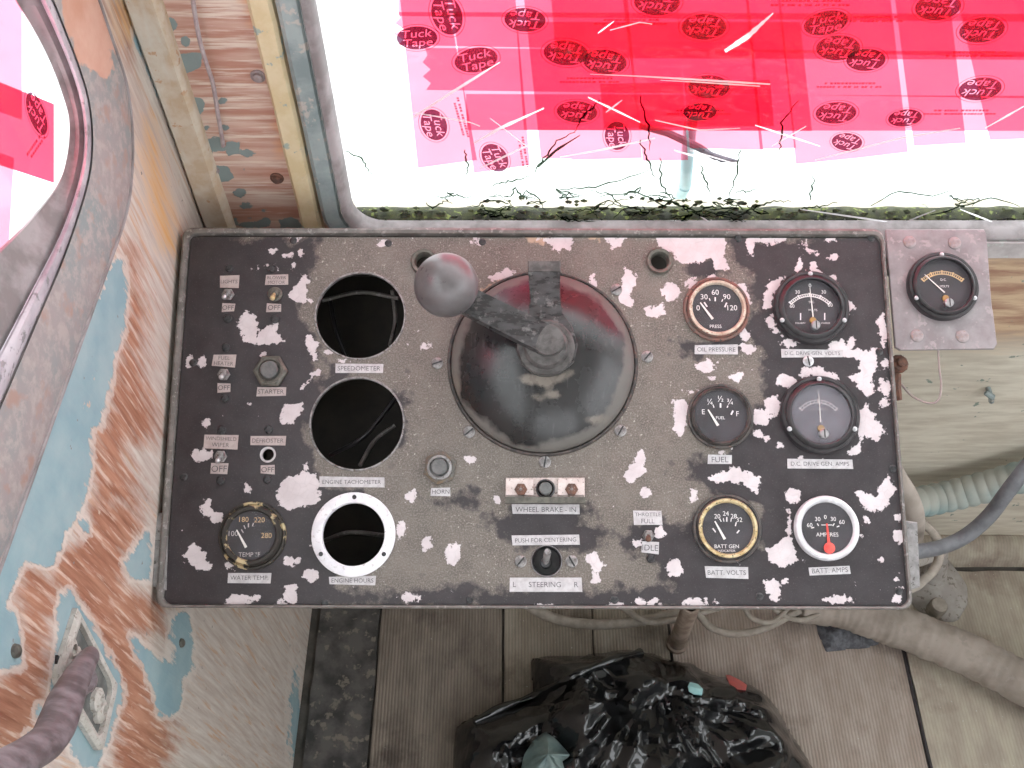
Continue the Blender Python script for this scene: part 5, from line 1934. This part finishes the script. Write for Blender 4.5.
# ================================================================== BLACK BAG
BZ = .010
sil = [(452, 790), (453, 745), (456, 724), (470, 716), (492, 708), (520, 701), (534, 696), (532, 676), (531, 657), (548, 653), (580, 653), (606, 650), (634, 648), (655, 652), (668, 657), (690, 663), (712, 672), (732, 676), (752, 684), (770, 694), (780, 708), (790, 728), (804, 748), (813, 764), (822, 800), (700, 905), (560, 905)]
P = [ground(x, y, .03)[:2] for x, y in sil]
A_ = np.array(P)
res = .0042
us = np.arange(A_[:, 0].min() - .01, A_[:, 0].max() + .01, res)
vs = np.arange(A_[:, 1].min() - .01, A_[:, 1].max() + .01, res)
U, V = np.meshgrid(us, vs)
sd = poly_sdf(U, V, P)
rnd = random.Random(21)
cx, cy = A_.mean(0)
# creased film: planes through random folds, plus long folds radiating from the gathered neck
seeds = []
while len(seeds) < 64:
    a = (rnd.uniform(us[0], us[-1]), rnd.uniform(vs[0], vs[-1]))
    seeds.append((*a, rnd.uniform(-.55, .55), rnd.uniform(-.55, .55), rnd.uniform(-.012, .022)))
S = np.array(seeds)


def facet(x, y, stretch=1.0, kk=1):
    d = (S[:, 0] - x) ** 2 * stretch + (S[:, 1] - y) ** 2
    i = np.argsort(d)[:3]
    w = 1 / (d[i] + 6e-5) ** 2.6
    val = S[i, 4] + S[i, 2] * (x - S[i, 0]) + S[i, 3] * (y - S[i, 1])
    return float((val * w).sum() / w.sum())


neck = ground(660, 690, .1)[:2]
vid, verts, faces = {}, [], []
for j in range(len(vs)):
    for i in range(len(us)):
        d = sd[j, i]
        if d < -res * .75:
            continue
        x, y = U[j, i], V[j, i]
        wx = x + .02 * mnoise.noise(Vector((x * 14, y * 14, 2)))
        wy = y + .02 * mnoise.noise(Vector((x * 14, y * 14, 8)))
        e = min(max(d, 0) / .085, 1)
        dome = (1 - (1 - e) ** 2.2)
        ang = math.atan2(wy - neck[1], wx - neck[0])
        rad_n = math.hypot(wx - neck[0], wy - neck[1])
        rid = 1 - abs(2 * ((ang * 3.3 + .6 * mnoise.noise(Vector((x * 9, y * 9, 3)))) % 1) - 1)
        z = .012 + .085 * dome + facet(wx, wy) * (.35 + .65 * e) + .012 * rid * min(rad_n / .08, 1) * e
        z += .011 * abs(mnoise.noise(Vector((x * 26, y * 15, 4)))) * (.4 + .6 * e) + .0012 * mnoise.noise(Vector((x * 60, y * 60, 9)))
        if d < res:
            z = min(z, .016)
        vid[(j, i)] = len(verts)
        if d < 0:
            gx_ = (sd[j, min(i + 1, len(us) - 1)] - sd[j, max(i - 1, 0)])
            gy_ = (sd[min(j + 1, len(vs) - 1), i] - sd[max(j - 1, 0), i])
            gl_ = math.hypot(gx_, gy_) + 1e-9
            x, y = x - gx_ / gl_ * d, y - gy_ / gl_ * d
            z = .004
        verts.append((x, y, BZ + max(z, .004)))
for j in range(len(vs) - 1):
    for i in range(len(us) - 1):
        q = [(j, i), (j, i + 1), (j + 1, i + 1), (j + 1, i)]
        if all(t in vid for t in q):
            faces.append(tuple(vid[t] for t in q))
m = MB()
m.add(verts, faces, 'bag_film')
m.add([(x, y, BZ) for x, y, z in verts], [f[::-1] for f in faces], 'bag_film')
bag = empty('rubbish_bag', (cx, cy, 0))
tag(bag, 'shiny crumpled black plastic rubbish bag lying on the floor below the panel', 'bag')
child(m, 'bag_body', bag, 50)
zmap = {(j, i): verts[k][2] for (j, i), k in vid.items()}


def bag_z(x, y):
    i, j = int(round((x - us[0]) / res)), int(round((y - vs[0]) / res))
    return zmap.get((j, i), BZ)


def on_bag(px, py, lift=.004):
    q = ground(px, py, .06)
    for _ in range(6):
        q = ground(px, py, bag_z(q[0], q[1]) + lift)
    return q


# rolled hem lying across the bag and gathered flap behind it
m = MB()
hem = [on_bag(x, y, .006) for x, y in ((474, 722), (508, 706), (540, 694), (565, 680), (592, 668), (620, 658), (640, 653))]
m.tube(smooth_path(hem, 40), [.005 + .0035 * math.sin(i * .35) ** 2 for i in range(40)], 'bag_film', 10)
child(m, 'rolled_hem', bag, 60)


def scrap(name, pxs, mat, label, cat, lift=.005, th=.003):
    P = [on_bag(x, y, lift) for x, y in pxs]
    c_ = sum(P) / len(P)
    m = MB()
    k = len(P)
    m.add(P + [c_ + np.array((0, 0, .004))] + [p - np.array((0, 0, th)) for p in P], [(i, (i + 1) % k, k) for i in range(k)] + [(i, k + 1 + i, k + 1 + (i + 1) % k, (i + 1) % k) for i in range(k)] + [tuple(reversed(range(k + 1, 2 * k + 1)))], mat)
    return tag(m.build(name, smooth=30), label, cat)


scrap('paper_scrap', [(688, 686), (690, 682), (698, 684), (703, 689), (702, 695), (694, 694), (689, 691)], 'teal_scrap', 'small pale teal scrap lying on top of the black bag', 'scrap')
scrap('paper_scrap', [(726, 675), (730, 675), (740, 680), (747, 685), (746, 690), (738, 689), (730, 684)], 'red_scrap', 'small red scrap at the edge of the black bag', 'scrap')
P = [(520, 772), (524, 755), (532, 742), (541, 734), (546, 732), (556, 739), (566, 750), (570, 755), (562, 760), (566, 775), (572, 790), (520, 790)]
Q = [on_bag(x, y, .010) for x, y in P]
c_ = sum(Q) / len(Q) + np.array((0, 0, .018))
m = MB()
ringA = resample(Q + Q[:1], 49)[:-1]
rings = []
for t in (0, .3, .6, .85, 1.0):
    rings.append([np.array((*(q[:2] * (1 - t) + c_[:2] * t), (q[2] * (1 - t) + c_[2] * t) + .006 * mnoise.noise(Vector((q[0] * 60, q[1] * 60, t * 3))) * (0 if t in (0, 1.0) else 1))) for q in ringA])
m.loft([[q - np.array((0, 0, .008)) for q in ringA]] + rings, 'teal_plastic', closed=True)
tag(m.build('plastic_wrapper', smooth=50), 'crumpled pale teal plastic wrapper poking out of the black bag', 'wrapper')

# ================================================================== LIGHT AND CAMERA
w = bpy.data.worlds.new('World')
SC.world = w
w.use_nodes = True
bg = w.node_tree.nodes['Background']
bg.inputs['Color'].default_value = (.94, .97, 1.0, 1)
bg.inputs['Strength'].default_value = 4.0
cd = bpy.data.cameras.new('camera')
cd.sensor_fit = 'HORIZONTAL'
cd.sensor_width = 36
cd.lens = 36 * FPX / 1024
cd.clip_start = .01
co = bpy.data.objects.new('camera', cd)
COL.objects.link(co)
co.location = tuple(CAM)
co.rotation_euler = (math.pi / 2 - PITCH, 0, 0)
SC.camera = co
SC.cycles.transparent_max_bounces = 32
SC.view_settings.view_transform = 'Standard'
SC.view_settings.look = 'None'
SC.view_settings.gamma = 1
SC.view_settings.use_curve_mapping = False
SC.view_settings.exposure = 0.08
